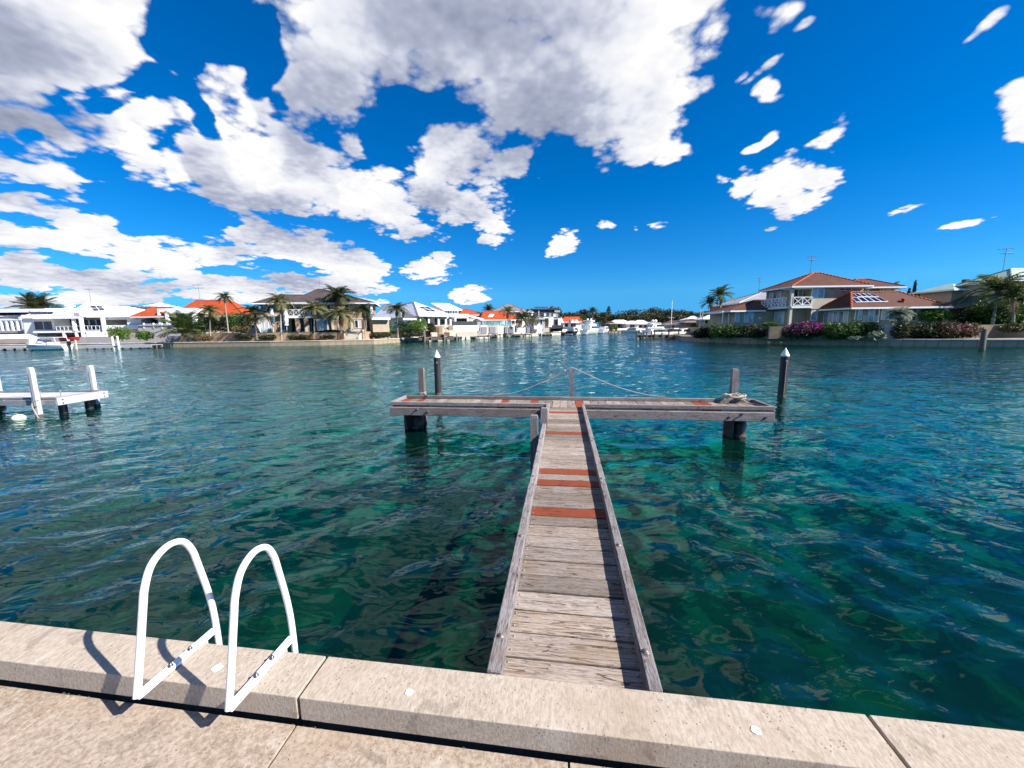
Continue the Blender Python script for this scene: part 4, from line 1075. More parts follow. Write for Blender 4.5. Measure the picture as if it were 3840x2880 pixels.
def frond_mesh(L, nleaf, leaflen, droop, width, updown=.35, seed=0):
    """one feather frond growing along +x from the origin, arching down"""
    r_ = random.Random(seed); mb = MB(); pts = []
    n_ = 9
    for k in range(n_ + 1):
        t = k / n_; pts.append(Vector((L * (t - .12 * droop * t ** 3), 0, L * (.34 * t - droop * t ** 2.2))))
    mb.tube(pts, [.022 * L * (1 - .85 * k / n_) * .5 + .004 for k in range(n_ + 1)], 4, smooth=False)
    for k in range(nleaf):
        t = .10 + .88 * k / (nleaf - 1); i0 = min(int(t * n_), n_ - 1); u = t * n_ - i0; p = pts[i0].lerp(pts[i0 + 1], u); d = (pts[i0 + 1] - pts[i0]).normalized()
        ll = leaflen * (math.sin(math.pi * min(1, t * .82 + .14)) ** .7) * r_.uniform(.85, 1.1)
        for s_ in (-1, 1):
            dirv = (Vector((0, s_, 0)) * .8 + d * .75 + Vector((0, 0, updown - 1.15 * updown * (t + r_.uniform(0, .5))))).normalized()
            tip = p + dirv * ll + Vector((0, 0, -.22 * ll * droop - .06 * ll)); mid = p + dirv * ll * .5; wv = d * width * .5
            mb.add([p - wv * .6, mid - wv, tip, mid + wv, p + wv * .6], [(0, 1, 2, 3, 4)])
    return mb.mesh('frond')
FRONDS = {}
def frond(kind, i):
    key = (kind, i)
    if key not in FRONDS:
        prm = {'date': (1.05, 16, .30, .42, .05, .5), 'queen': (1.12, 15, .40, .95, .075, .1), 'cocos': (1.12, 14, .38, .70, .075, .3), 'fan': (.9, 9, .5, .75, .10, .2)}[kind]
        FRONDS[key] = frond_mesh(*prm, seed=i * 7 + len(kind))
        FRONDS[key].materials.append(M['frond_green'])
    return FRONDS[key]
def palm(label, px, pyb, pyc, rpx, D, kind='queen', m='frond_green', n=22, lean=0, tr=.13, group='palms along the banks', dry=3, name='palm_tree', trunk='pale_bark', zmin=-.35, zmax=1.25, pxb=None):
    b = at_depth(pxb if pxb is not None else px, pyb, D); t = at_depth(px, pyc, D); r0 = rpx * D / FPX
    o = thing(name, label, 'palm', None, group, (b.x, D, b.z)); h = t.z - b.z; dx = t.x - b.x; s_ = sd_(); r_ = random.Random(s_)
    if h > .5:
        tk = MB(); tk.tube([(0, 0, -.4), (dx * .25, 0, h * .3), (dx * .6, 0, h * .65), (dx, 0, h)], [tr * 1.25, tr, tr * .85, tr * .95], 9).build('trunk', trunk, o)
        MB().lathe([(tr * .9, -.5), (tr * 1.6, -.25), (tr * 1.5, .05), (tr * .4, .3)], 9, (dx, 0, h)).build('crown_shaft', 'bark', o)
    mats_ = {}
    def var(i, mm):
        key = (kind, i, mm)
        if key not in FRONDS:
            c = frond(kind, i).copy(); c.materials.clear(); c.materials.append(M[mm]); FRONDS[key] = c
        return FRONDS[key]
    n = int(n * 1.35)
    for k in range(n):
        az = k * 2.39996 + r_.uniform(-.25, .25); el = zmin + (zmax - zmin) * ((k + .5) / n) ** 1.0 + r_.uniform(-.12, .12)
        mm = m; sc = r0 * r_.uniform(.88, 1.12) * (1.0 if el > -.1 else .85)
        if k < dry: el = zmin - .55 + r_.uniform(-.3, 0); mm = 'frond_dry'; sc *= .75
        f_ = link('frond', var(k % 3, mm), None, o, (dx, 0, h)); f_.scale = (sc, sc, sc)
        f_.rotation_euler = Euler((r_.uniform(-.25, .25), -el, az), 'XYZ')
    return o

# ------------------------------------------------------------------ far banks: ground, canal walls
def bank_ground(name, poly, z, m, label=None, th=3.0):
    o = MB().prism(poly, z - th, z).build(name, m); return tag(o, label, None, None, 'structure')
SHL = [(-330, 62), (-100, 66.4), (-64.6, 69), (-42.3, 68.0), (-34, 68.8), (-25.6, 71.8)]
SHC = [(-22.4, 81.0), (-13, 92), (-5.2, 113), (6.5, 125), (22, 146), (40, 176)]
SHF = [(52, 184), (130, 186)]
SHR = [(56, 150), (36, 92), (32.2, 74), (30.2, 68.5), (30.4, 66.0), (32.4, 57.5), (34.2, 53.6), (38.8, 48.6), (44.5, 43.9), (52, 39.6), (75, 28), (140, 0)]
bank_ground('far_bank_ground', [(-330, 900), (-330, 62)] + SHL[1:] + SHC + SHF + [(500, 190), (500, 900)], .86, 'sandy_soil', 'sandy ground of the far bank')
bank_ground('right_bank_ground', SHR[::-1] + [(120, 182), (300, 182), (300, 0)], .80, 'bank_ground', 'ground of the right bank')
def canal_wall(label, pts, zt, bl, m_block, m_cap, th=.35, zlow=-.6, group='canal walls of the far banks', course=1, cap_h=.14):
    """wall of big blocks with a coping, following the shore"""
    o = thing('canal_wall', label, 'wall', None, group, (pts[0][0], pts[0][1], 0)); base = Vector((pts[0][0], pts[0][1], 0))
    cache = {}
    for (a, b) in zip(pts[:-1], pts[1:]):
        A = Vector((*a, 0)); B = Vector((*b, 0)); d = B - A; L = d.length; n_ = max(1, round(L / bl)); s_ = L / n_; an = math.atan2(d.y, d.x)
        for nm, z0, z1, ex, mm in (('block', zlow, zt - cap_h - .012, .06, m_block), ('coping_stone', zt - cap_h, zt, .12, m_cap)):
            key = (round(s_, 3), nm)
            if key not in cache:
                cache[key] = MB().box(.012, s_ - .012, -ex, th, z0, z1, .02).mesh(nm); cache[key].materials.append(M[mm])
            for k in range(n_):
                p_ = A + d * (k / n_) - base
                q_ = link(nm, cache[key], None, o, (p_.x, p_.y, random.uniform(-.012, .012))); q_.rotation_euler = (0, 0, an)
        bx_ = MB().box(0, L, .03, th - .03, zlow - 1.0, zt - .2).build('backing', 'wall_concrete', o, A - base); bx_.rotation_euler = (0, 0, an)
    return o
canal_wall('low stone canal wall below the palms and the two storey brick house', [(-64.6, 69), (-42.3, 68.0), (-34, 68.8), (-25.6, 71.8), (-22.4, 81.0)], .92, 1.3, 'stone_block', 'cream_render')
canal_wall('low pale canal wall at the far left behind the small boat', [(-100, 66.4), (-64.6, 69)], .92, 1.6, 'grey_render', 'cream_render')
canal_wall('distant canal wall along the middle houses', [(-22.4, 81.0), (-13, 92), (-5.2, 113), (6.5, 125), (22, 146), (40, 176)], .90, 2.4, 'cream_render', 'cream_render')
canal_wall('dark block canal wall below the right hand house', [(30.2, 68.5), (30.4, 66.0), (32.4, 57.5), (34.2, 53.6), (38.8, 48.6), (44.5, 43.9), (52, 39.6), (75, 28)], .80, 1.0, 'beige_brick', 'grey_render', cap_h=.16)
canal_wall('far canal wall at the head of the inlet', [(52, 184), (130, 186)], .95, 3.0, 'wall_concrete', 'wall_concrete')
# raised terraces
def terrace(name, label, poly, z, m, wm='tan_brick', z0=.7, capm=None):
    o = thing(name, label, 'terrace', None, None, (poly[0][0], poly[0][1], 0)); P = [(p_[0] - poly[0][0], p_[1] - poly[0][1]) for p_ in poly]
    MB().prism(P, z0, z - .06).build('retaining_wall', wm, o); MB().prism(P, z - .06, z).build('top', m, o); return o
def D_xy(px, D): p_ = at_depth(px, 1240, D); return (p_.x, p_.y)
terrace('lawn_terrace', 'raised lawn behind a tan retaining wall in front of the brick house', [D_xy(722, 71.6), D_xy(1000, 70.9), D_xy(1285, 72.6), D_xy(1288, 76.6), D_xy(1352, 76.8), D_xy(1352, 73.6), D_xy(1378, 74.6), (-20, 112), (-60, 112)], 2.38, 'lawn')
terrace('garden_terrace', 'raised garden ground behind the far left houses', [D_xy(-300, 74), D_xy(540, 74), D_xy(722, 74.5), (-61, 111), (-200, 111)], 2.0, 'bank_ground', 'grey_render')
terrace('garden_terrace', 'raised ground under the white roofed house in the middle', [D_xy(1382, 79), D_xy(1500, 82), D_xy(1640, 88), D_xy(1740, 104), (0, 150), (-18, 150), (-19, 112.5)], 1.75, 'bank_ground', 'cream_render')
terrace('garden_terrace', 'raised ground under the row of middle houses', [D_xy(1742, 104.5), D_xy(1800, 118), D_xy(2000, 134), D_xy(2100, 150), D_xy(2200, 190), D_xy(2560, 200), (110, 420), (-80, 420), (-17, 151)], 1.9, 'bank_ground', 'white_render')

# ------------------------------------------------------------------ left houses
# white house with a row of tall windows, cut by the left edge
h = House('house', 'low white house with a row of tall windows at the far left edge', 'house', 60, 82, 2)
zg = 2.0
h.box('wall', 'white_render', h.X(-260), h.X(118), 0, 9, zg, h.Z(60, 1186))
h.pbox('roof_fascia', 'white_paint', -262, 112, 1166, 1173, -.5, 9.5); zf = h.Z(60, 1173, -.5)
mb = MB(); x0, x1 = h.X(-262, -.5), h.X(112, -.5); mb.slab([(x0, -.5, zf - .55), (x1, -.5, zf - .55), (x1, 5, zf + 1.1), (x0, 5, zf + 1.1)], .2).build('roof', 'white_sheet', h.o)
sl = (Vector((x0, -.5, zf - .55)), Vector((0, -1.65, 5.5)).normalized())
h.panels([(-70, 1174), (76, 1175), (80, 1184), (-68, 1184)], 6, 1, sl, 'dark_metal')
for k in range(6):
    px = -32 + k * 20; h.pwin(px, px + 13, 1207, 1238, 0, 1, fm='white_paint')
for k in range(7): h.pbox('pillar', 'white_paint', -38 + k * 20, -33 + k * 20, 1203, 1241, -.35, .25)
h.pbox('beam', 'white_paint', -250, 80, 1196, 1203, -.35, .25)
h.pbox('deck', 'grey_render', -260, 125, 1241, 1249, -2.5, 2.4)
h.pbox('red_bin', 'red_paint', 91, 107, 1224, 1240, -.8, .6)

# white house with gabled wing and long balcony
h = House('house', 'white house with shaded gable, long balcony and dark shutters behind the small boat', 'house', 240, 78, 3)
X, Z = h.X, h.Z; zg = 1.0
zb = Z(240, 1241)
xa, xb, xc, xd = X(82), X(203), X(392), X(486)
h.box('wall', 'white_render', xa + .3, xb, .0, 9, zg, Z(140, 1188))
# gabled wing: sloping roof; end wall painted grey for its shaded side
z1, z2 = Z(150, 1190), Z(110, 1157, 4)
mb = MB().slab([(xa, -.4, z1), (xb + .6, -.4, z1), (xb + .6, 4.5, z2), (xa, 4.5, z2)], .2); r_ = mb.build('roof', 'white_sheet', h.o)
MB().slab([(xa, 4.5, z2), (xb + .6, 4.5, z2), (xb + .6, 9.4, z1), (xa, 9.4, z1)], .2).build('roof', 'white_sheet', h.o)
MB().add([(xa + .15, 0, z1 - .15), (xa + .15, 9, z1 - .15), (xa + .15, 4.5, z2 - .2), (xa + .3, 0, z1 - .15), (xa + .3, 9, z1 - .15), (xa + .3, 4.5, z2 - .2)], [(0, 1, 2), (5, 4, 3), (0, 2, 5, 3), (1, 4, 5, 2)]).build('gable', 'grey_render', h.o)  # the grey stands for shade on this gable
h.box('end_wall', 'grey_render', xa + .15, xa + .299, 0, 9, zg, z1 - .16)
h.side_window(xa + .15, 1.5, 3.5, Z(100, 1232), Z(100, 1208), 2)
sl = (Vector((xa, -.4, z1)), Vector((0, -(z2 - z1), 4.9)).normalized())
h.panels([(107, 1169), (204, 1170), (196, 1179), (117, 1180)], 4, 1, sl, 'dark_metal')
h.pwin(129, 198, 1204, 1238, 0, 2, gm=['grey_canvas', 'grey_canvas'])
# verandah wing
h.box('wall', 'grey_render', xb, xc, 3.0, 9, zg, Z(300, 1192))
h.box('balcony_floor', 'white_render', X(118, -1.6), xc + .3, -1.6, 3, zb - .35, zb)
h.box('balcony_soffit', 'dark_render_and_shade', X(125, -1.6), xc, -1.2, 2.99, zb - .9, zb - .36)
zr_ = Z(240, 1192, -2)
mb = MB(); mb.slab([(X(125, -2), -2, zr_), (X(300, -2), -2, zr_), (X(290, 3), 3, zr_ + 1.0), (X(150, 3), 3, zr_ + 1.0)], .16).build('verandah_roof', 'white_sheet', h.o)
h.hip('white_sheet', X(225), X(440), 1.0, 11, Z(300, 1186, 1), Z(348, 1134, 6), 'x', (X(342, 6), X(352, 6)), name='roof')
sl = h.slopes[0]; h.panels([(335, 1147), (383, 1147), (398, 1166), (352, 1168)], 2, 2, sl, 'white_paint')
h.hip('white_sheet', X(330, -1), X(545, -1), -1, 9, Z(420, 1186, -1), Z(458, 1150, 4), 'x', (X(445, 4), X(480, 4)), name='roof')
for px, w in ((279, .45), (307, .5), (389, .55)): 
    xx = X(px, -1.5); h.box('column', 'white_render', xx - w / 2, xx + w / 2, -1.75, -1.3, .9 if px > 290 else zb, Z(px, 1187, -1.5), .03)
h.pbox('gable_ornament', 'grey_render', 277, 297, 1173, 1194, -1.3, .2)
for p0, p1 in ((222, 272), (284, 300), (312, 332), (340, 358), (366, 385)): h.pwin(p0, p1, 1199, 1240, 3.0, 1, fm='dark_metal')
h.rail(X(208, -1.5), X(386, -1.5), -1.5, zb, zb + .95, 'white_paint', 12, .06)
h.box('under_wall', 'dark_render_and_shade', X(130), xc, 1.5, 1.8, zg - .1, zb - .9)
for px in (235, 282, 330): h.box('under_post', 'white_render', X(px, -1.4) - .18, X(px, -1.4) + .18, -1.6, -1.25, .8, zb - .36)
h.pbox('forecourt_wall', 'white_render', 325, 400, 1245, 1276, -2.6, .3)
h.pbox('chimney', 'white_render', 243, 254, 1148, 1168, 2.4, 1.2); h.pbox('chimney_cap', 'white_paint', 241, 256, 1144, 1148, 2.3, 1.4)
# right wing with wide shaded opening
h.pbox('lintel', 'white_render', 380, 545, 1186, 1197, -.9, 9); 
h.pbox('back_wall', 'tan_render', 388, 480, 1197, 1221, 2.4, .3); h.pbox('wall', 'white_render', 477, 530, 1197, 1222, -.6, 8)
h.pbox('parapet', 'white_render', 392, 530, 1219, 1234, -1.2, .25); h.pbox('base_wall', 'cream_render', 398, 535, 1234, 1274, -1.0, 3.0)
h.box('floor', 'grey_render', X(380), X(530), -.9, 8, Z(450, 1222) - .2, Z(450, 1222))
h.aerial(342, 1084, 1140, 5, 28, 1)
# white roofed house behind
h = House('house', 'white hip roofed house behind the orange gazebo, black panel along its edge', 'house', 560, 98, 4)
h.box('wall', 'white_render', h.X(500), h.X(620), 0, 8, 2, h.Z(560, 1164)); h.hip('white_sheet', h.X(488), h.X(640), -1, 9, h.Z(560, 1160), h.Z(560, 1138, 4), 'x')
h.panels([(490, 1148), (592, 1150), (596, 1161), (500, 1161)], 6, 1, h.slopes[0], 'dark_metal'); h.aerial(540, 1131, 1140, 4, 16, 1)

# orange roofed house
h = House('house', 'house with bright orange tiled hip roof and white portico left of the brick house', 'house', 760, 80, 3)
X, Z = h.X, h.Z; zg = 2.2
h.box('wall', 'cream_render', X(655), X(908), .9, 6.4, 1.5, Z(800, 1183))
h.hip('orange_tile', X(640), X(919), .0, 7.0, Z(800, 1184), Z(800, 1127, 3.5), 'x', (X(744, 3.5), X(872, 3.5)))
# projecting gazebo wing with its own little roof
h.hip('orange_tile', X(490, -3.0), X(668, -3.0), -3.0, 4.5, Z(560, 1187, -3), Z(600, 1152, .7), 'x', (X(585, .7), X(650, .7)))
h.box('wall', 'grey_render', X(512, 1), X(640, 1), 1.2, 4, 1.2, Z(560, 1189))
for p0, p1 in ((532, 560), (562, 588)): h.pwin(p0, p1, 1191, 1218, 1.2, 2, fm='dark_metal')
zt, zf = Z(675, 1155, -3.2), Z(675, 1216, -3.2)
h.pbox('portico_beam', 'white_render', 620, 732, 1155, 1175, -3.2, 4.6); 
for px in (626, 727): h.pbox('portico_column', 'white_render', px - 6, px + 6, 1175, 1217, -3.2, .6)
h.pbox('side_beam', 'white_render', 589, 621, 1157, 1170, -2.6, .5); h.pbox('portico_column', 'white_render', 592, 601, 1170, 1217, -2.6, .5)
h.pbox('opening_shade', 'dark_render_and_shade', 640, 722, 1180, 1216, 1.1, .2); h.pwin(650, 690, 1186, 1216, 1.05, 2, fm='dark_metal')  # dark sheet painting the shade inside the portico
h.pbox('terrace_floor', 'grey_render', 520, 735, 1217, 1221, -3.3, 5); h.pbox('terrace_wall', 'grey_render', 520, 725, 1221, 1270, -3.1, 4.6)
h.rail(X(538, -3.1), X(628, -3.1), -3.1, Z(580, 1232, -3.1), Z(580, 1214, -3.1), 'white_paint', 14, .06)
for px in (538, 575, 606): h.pbox('baluster_post', 'white_paint', px - 2, px + 2, 1211, 1232, -3.2, .2)
h.aerial(750, 1068, 1128, 3.4, 38, 2)

# two storey tan brick house with dark roof
h = House('house', 'two storey tan brick house with dark tiled roof and balcony behind a row of palms', 'house', 1180, 77, 13)
X, Z = h.X, h.Z; zg = 2.38
zu = Z(1130, 1186)                # upper floor level
ze = Z(1180, 1136)
h.box('wall', 'tan_brick', X(974), X(1085), 1.2, 8.6, zg, ze - .1)
h.box('wall', 'tan_brick', X(1085), X(1190), 2.6, 8.6, zg, ze - .1)
h.box('wall', 'tan_brick', X(1190), X(1394), .0, 8.8, zg, ze - .1)
h.hip('slate_tile', X(1090), X(1412), -1.0, 9.6, ze, Z(1212, 1085, 4.3), 'x', (X(1201, 4.3), X(1222, 4.3)), gut='white_paint')
h.hip('slate_tile', X(952), X(1205), .2, 9.2, ze - .05, Z(1075, 1106, 4.7), 'x', (X(1062, 4.7), X(1190, 4.7)), name='roof')
h.box('eave_soffit', 'white_paint', X(1096), X(1404), -.8, 2.5, ze - .30, ze - .13)
# balcony
h.box('balcony_floor', 'white_paint', X(1080, -.3), X(1190, -.3), -.6, 2.6, zu - .35, zu)
h.rail(X(1082, -.5), X(1188, -.5), -.5, zu, Z(1130, 1160, -.5), 'white_paint', 5, .08, 'cross')
for px in (1116, 1149):
    xx = X(px, -.4); h.box('column', 'tan_brick', xx - .36, xx + .36, -.55, .15, zg, zu - .36)
    h.box('column_panel', 'cream_render', xx - .25, xx + .25, -.60, -.551, zg + .05, zg + 1.1)  # pale cream panel on the lower front of the column
h.pwin(1092, 1112, 1142, 1184, 2.6, 2, gm=['window_glass', 'blind']); h.pwin(1122, 1140, 1142, 1184, 2.6, 2); h.pwin(1150, 1172, 1142, 1184, 2.6, 2, gm=['blind', 'window_glass'])
h.pwin(1085, 1110, 1192, 1244, 2.6, 2, gm=['blind', 'window_glass']); h.pwin(1124, 1142, 1192, 1244, 2.6, 1); h.pwin(1158, 1178, 1192, 1244, 2.6, 2)
# left wing openings
h.pwin(984, 1030, 1140, 1168, 1.2, 3, fm='grey_paint', gm=['pale_glass', 'window_glass', 'blind'])
h.pwin(980, 1003, 1202, 1244, 1.2, 2, gm=['blind', 'blind']); h.pwin(1006, 1018, 1202, 1244, 1.2, 1, gm='blind'); h.pwin(1056, 1076, 1196, 1240, 1.2, 2)
h.pbox('band', 'cream_render', 973, 1086, 1180, 1186, 1.05, .15)
h.pbox('band', 'cream_render', 1190, 1396, 1194, 1197, -.08, .08)
# right wing
h.pwin(1212, 1240, 1136, 1164, 0, 2, gm=['blind', 'window_glass']); h.pwin(1352, 1384, 1142, 1160, 0, 2, gm=['window_glass', 'blind'])
h.pwin(1188, 1230, 1198, 1240, 0, 2, gm=['blind', 'pale_glass']); h.pwin(1330, 1356, 1200, 1230, 0, 2, gm=['window_glass', 'blind'])
h.pbox('bench', 'cream_render', 1320, 1362, 1234, 1246, -1.5, .6); h.pwin(1292, 1310, 1140, 1164, 0, 1); h.pwin(1374, 1390, 1200, 1244, 0, 1, gm='brown_wood', fm='cream_render')
h.pbox('corner_post', 'white_paint', 1391, 1399, 1146, 1244, -.7, .4); h.pbox('door', 'brown_wood', 1356, 1372, 1200, 1244, -.06, .08)
for px in (1247, 1318): h.pbox('pier', 'cream_render', px - 4, px + 4, 1197, 1245, -.35, .35)
h.aerial(1200, 1025, 1088, 4.3, 14, 1); h.pbox('flue', 'grey_paint', 1055, 1058, 1098, 1112, 6, .3)
zst = 2.38
st = House('garden_steps', 'pale steps with side walls climbing the bank to the brick house', 'steps', 1318, 73.2, 5)
for k in range(7):
    z0 = .92 + (2.38 - .92) * k / 7
    st.box('step', 'cream_render', st.X(1290), st.X(1346), -1.2 + k * .45, 3.6, z0, z0 + .21)
for px in (1287, 1349):
    MB().add([(st.X(px) + a, b, c) for a in (-.14, .14) for (b, c) in ((-1.5, .8), (3.4, .8), (3.4, 2.9), (2.4, 2.9), (-1.5, 1.3))], [(0, 1, 2, 3, 4), (9, 8, 7, 6, 5), (0, 5, 6, 1), (1, 6, 7, 2), (2, 7, 8, 3), (3, 8, 9, 4), (4, 9, 5, 0)]).build('side_wall', 'cream_render', st.o)
for px, D in ((1022, 74.4), (1073, 74.6)):
    b = at_depth(px + 4, 1247, D); t = at_depth(px, 1157, D); hh = t.z - b.z
    u = thing('parasol', 'white closed parasol beside the brick house, ' + ('the left one of the pair' if px < 1050 else 'the right one of the pair'), 'parasol', None, 'closed parasols', (b.x, D, b.z))
    MB().tube([(0, 0, 0), (0, 0, hh)], .04, 8).build('pole', 'white_paint', u)
    MB().lathe([(.05, hh), (.22, hh - .15), (.36, hh * .72), (.40, hh * .5), (.30, hh * .36), (.36, hh * .30), (.12, hh * .27)], 9, smooth=False).build('canopy', 'white_canvas', u)
    MB().lathe([(.3, 0), (.3, .08), (.05, .1)], 10).build('base', 'grey_paint', u)
rw = House('garden_wall', 'low tan garden wall in sections below the lawn of the brick house', 'wall', 1180, 71.9, 0)
for p0, p1 in ((1012, 1166), (1174, 1268)): rw.pbox('wall_panel', 'tan_brick', p0, p1, 1251, 1271, -.5, .25)
for px in (1170, 1271, 1284): rw.pbox('wall_pier', 'brown_wood', px - 4, px + 4, 1249, 1272, -.6, .4)

# white roofed house with corner to the viewer
h = House('house', 'white roofed house with two sets of solar panels and columned verandah', 'house', 1573, 84, 36)
X, Z = h.X, h.Z
a_ = X(1702); ze = Z(1573, 1183)
xw = a_
bdep = 36.0
h.hip('white_sheet', 0, xw, 0, bdep, ze, h.f.hx(1553, 1133, xw / 2).z, 'y', (h.f.hx(1553, 1133, xw / 2).y, 33.0))
S3, S0 = h.slopes[3], h.slopes[0]
h.panels([(1440, 1143), (1505, 1141), (1468, 1161), (1414, 1163)], 5, 1, S3, 'white_paint'); h.panels([(1565, 1150), (1607, 1152), (1640, 1171), (1603, 1170)], 2, 2, S0, 'white_paint')
zf = Z(1640, 1219, 1.0)
h.box('wall', 'cream_render', .9, xw - .9, 2.6, bdep - 1, 1.0, ze - .1); h.box('side_wall', 'white_render', .75, .9, 2.61, bdep - 1, 1.0, ze - .1)
h.box('verandah_floor', 'cream_render', .5, xw - .3, .5, 2.6, 1.0, zf)
for px in (1577, 1608, 1644, 1672, 1689): 
    xx = X(px, .7); h.box('column', 'white_render', xx - .2, xx + .2, .5, .9, zf, ze - .1, .03)
h.pwin(1628, 1643, 1191, 1219, 2.6, 1); h.pwin(1673, 1684, 1195, 1218, 2.6, 1, fm='dark_metal'); h.pwin(1588, 1604, 1190, 1219, 2.6, 1, fm='dark_metal'); h.pwin(1652, 1666, 1196, 1216, 2.6, 1)
h.rail(X(1580, .6), X(1606, .6), .6, zf, zf + .9, 'dark_metal', 6, .05)
# awnings on its left side
h.pbox('awning', 'grey_sheet', 1396, 1462, 1177, 1192, -3.5, .6); h.pbox('awning_edge', 'white_paint', 1394, 1464, 1192, 1199, -3.7, .5)
mb = MB(); 
P = [h.f.hy(px, py, -2.0) for px, py in ((1512, 1193), (1560, 1190), (1519, 1170))]
mb.add([(p_.x, p_.y, p_.z) for p_ in P] + [(p_.x + .8, p_.y + 3, p_.z + .6) for p_ in P], [(0, 1, 2), (5, 4, 3), (0, 3, 4, 1), (1, 4, 5, 2), (2, 5, 3, 0)]).build('awning', 'grey_canvas', h.o)
h.pbox('awning_edge', 'white_paint', 1512, 1562, 1193, 1200, -2.1, .3)
h.pbox('shed_wall', 'tan_render', 1398, 1460, 1199, 1245, -2.8, 2.0)
# forecourt of limestone with steps
g2 = House('forecourt', 'cream limestone forecourt walls and steps with a brown door below the white roofed house', 'wall', 1650, 83.5, 22)
g2.pbox('wall_panel', 'stone_block', 1616, 1660, 1222, 1262, 0, .5); g2.pbox('door', 'brown_wood', 1634, 1647, 1226, 1246, -.12, .1)
g2.pbox('wall_panel', 'cream_render', 1616, 1640, 1246, 1262, -1.2, .4); g2.pbox('wall_panel', 'stone_block', 1683, 1700, 1221, 1262, .4, .5)
g2.pbox('gate', 'brown_wood', 1665, 1686, 1246, 1260, -.6, .2)
for k in range(7): g2.pbox('step', 'cream_render', 1664 + k * 3, 1700 + k * 3, 1222 + k * 5.5, 1227.5 + k * 5.5, 1.2 - k * .28, .6)
g2.pbox('wall_panel', 'cream_render', 1700, 1790, 1243, 1262, 1.4, .4); g2.pbox('wall_panel', 'white_render', 1700, 1795, 1220, 1243, 4.5, .4); g2.pbox('shade_screen', 'dark_metal', 1692, 1790, 1205, 1220, 4.6, .1)
mb = MB().add([(g2.X(1577) + v_[0], v_[1], v_[2]) for v_ in ((0, 0, .9), (5, 0, .9), (5, 0, 1.4), (0, 0, 2.6), (0, .4, .9), (5, .4, .9), (5, .4, 1.4), (0, .4, 2.6))], [(0, 1, 2, 3), (7, 6, 5, 4), (3, 2, 6, 7), (0, 4, 5, 1), (1, 5, 6, 2), (0, 3, 7, 4)]).build('stair_wall', 'brown_wood', g2.o)
g2.pbox('wall_panel', 'cream_render', 1572, 1595, 1240, 1262, -.6, .5)

# white two storey house behind
h = House('house', 'white and grey two storey house with sloping white roof and a band of small windows', 'house', 1690, 98, 26)
X, Z = h.X, h.Z
x0, x1 = X(1668), X(1722)
h.box('wall', 'white_render', x0, x1, 0, 10, 1.5, Z(1695, 1161)); 
zz0, zz1 = Z(1695, 1161), Z(1640, 1135, 9)
MB().slab([(x0 - .5, -.7, zz0), (x1 + .7, -.7, zz0), (x1 + .7, 10.5, zz1), (x0 - .5, 10.5, zz1)], .25).build('roof', 'white_sheet', h.o)
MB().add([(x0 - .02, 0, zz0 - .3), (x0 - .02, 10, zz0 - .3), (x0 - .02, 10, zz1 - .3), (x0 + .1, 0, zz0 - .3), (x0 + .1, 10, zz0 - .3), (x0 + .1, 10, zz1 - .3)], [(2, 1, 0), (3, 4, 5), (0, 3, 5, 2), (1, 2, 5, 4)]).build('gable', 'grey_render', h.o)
for k in range(5): h.pwin(1669 + k * 9.5, 1675 + k * 9.5, 1164, 1177, 0, 1, fm='white_paint')
h.pbox('carport', 'white_render', 1705, 1757, 1177, 1193, -3, 3); h.pbox('carport_shade', 'dark_render_and_shade', 1712, 1755, 1193, 1206, -.4, .2); h.pbox('carport_post', 'white_render', 1752, 1758, 1193, 1206, -3, .4); h.pbox('carport_post', 'white_render', 1705, 1711, 1193, 1206, -3, .4)  # the dark sheet paints the shade inside the carport
mb = MB(); A = [h.f.hy(px, py, -2.5) for px, py in ((1757, 1180), (1815, 1195))]
MB().slab([(A[0].x, -2.5, A[0].z), (A[1].x, -2.5, A[1].z), (A[1].x, 1, A[1].z + .4), (A[0].x, 1, A[0].z + .4)], .5).build('side_roof', 'white_sheet', h.o)
h.aerial(1601, 1127, 1140, 8, 9, 1)

# ------------------------------------------------------------------ houses further along the inlet
def simple_house(label, px0, px1, pye, pyr, pyb, D, yaw, rm, wm, ridge=None, dep=9, over=.7, name='house', wins=(), group=None, axis='x', fm='white_paint', zb=None):
    h = House(name, label, 'house', (px0 + px1) / 2, D, yaw, group); X, Z = h.X, h.Z; pm = (px0 + px1) / 2
    x0, x1 = X(px0), X(px1); ze = Z(pm, pye)
    h.box('wall', wm, x0 + over, x1 - over, 0, dep, zb if zb is not None else min(1.2, Z(pm, pyb)), ze - .08)
    h.hip(rm, x0, x1, -over, dep + over, ze, Z(pm, pyr, dep / 2), axis, (X(ridge[0], dep / 2), X(ridge[1], dep / 2)) if ridge else None)
    for w in wins: h.pwin(*w[:4], 0, w[4] if len(w) > 4 else 1, fm=fm, gm=w[5] if len(w) > 5 else 'window_glass')
    return h
h = simple_house('house with orange tiled roof and pale skylight beyond the carport', 1800, 1952, 1199, 1167, 1222, 122, 14, 'orange_tile', 'cream_render', (1815, 1890), 11, wins=((1822, 1850, 1203, 1221, 2), (1878, 1900, 1203, 1221, 2)))
P = [h.on(px, py, h.slopes[0]) + h.slopes[0][1] * .12 for px, py in ((1838, 1179), (1853, 1179), (1846, 1189), (1830, 1189))]; MB().slab(P[::-1], .1).build('skylight', 'white_paint', h.o)
simple_house('house with pointed orange roof left of the skylight roof', 1722, 1830, 1181, 1158, 1222, 128, 20, 'orange_tile', 'cream_render', (1738, 1745), 12)
h = simple_house('brown roofed house with pale stepped gables behind the orange roof', 1842, 1968, 1168, 1142, 1222, 136, 12, 'grey_tile', 'tan_render', (1904, 1921), 12, wins=((1936, 1950, 1172, 1186, 1),))
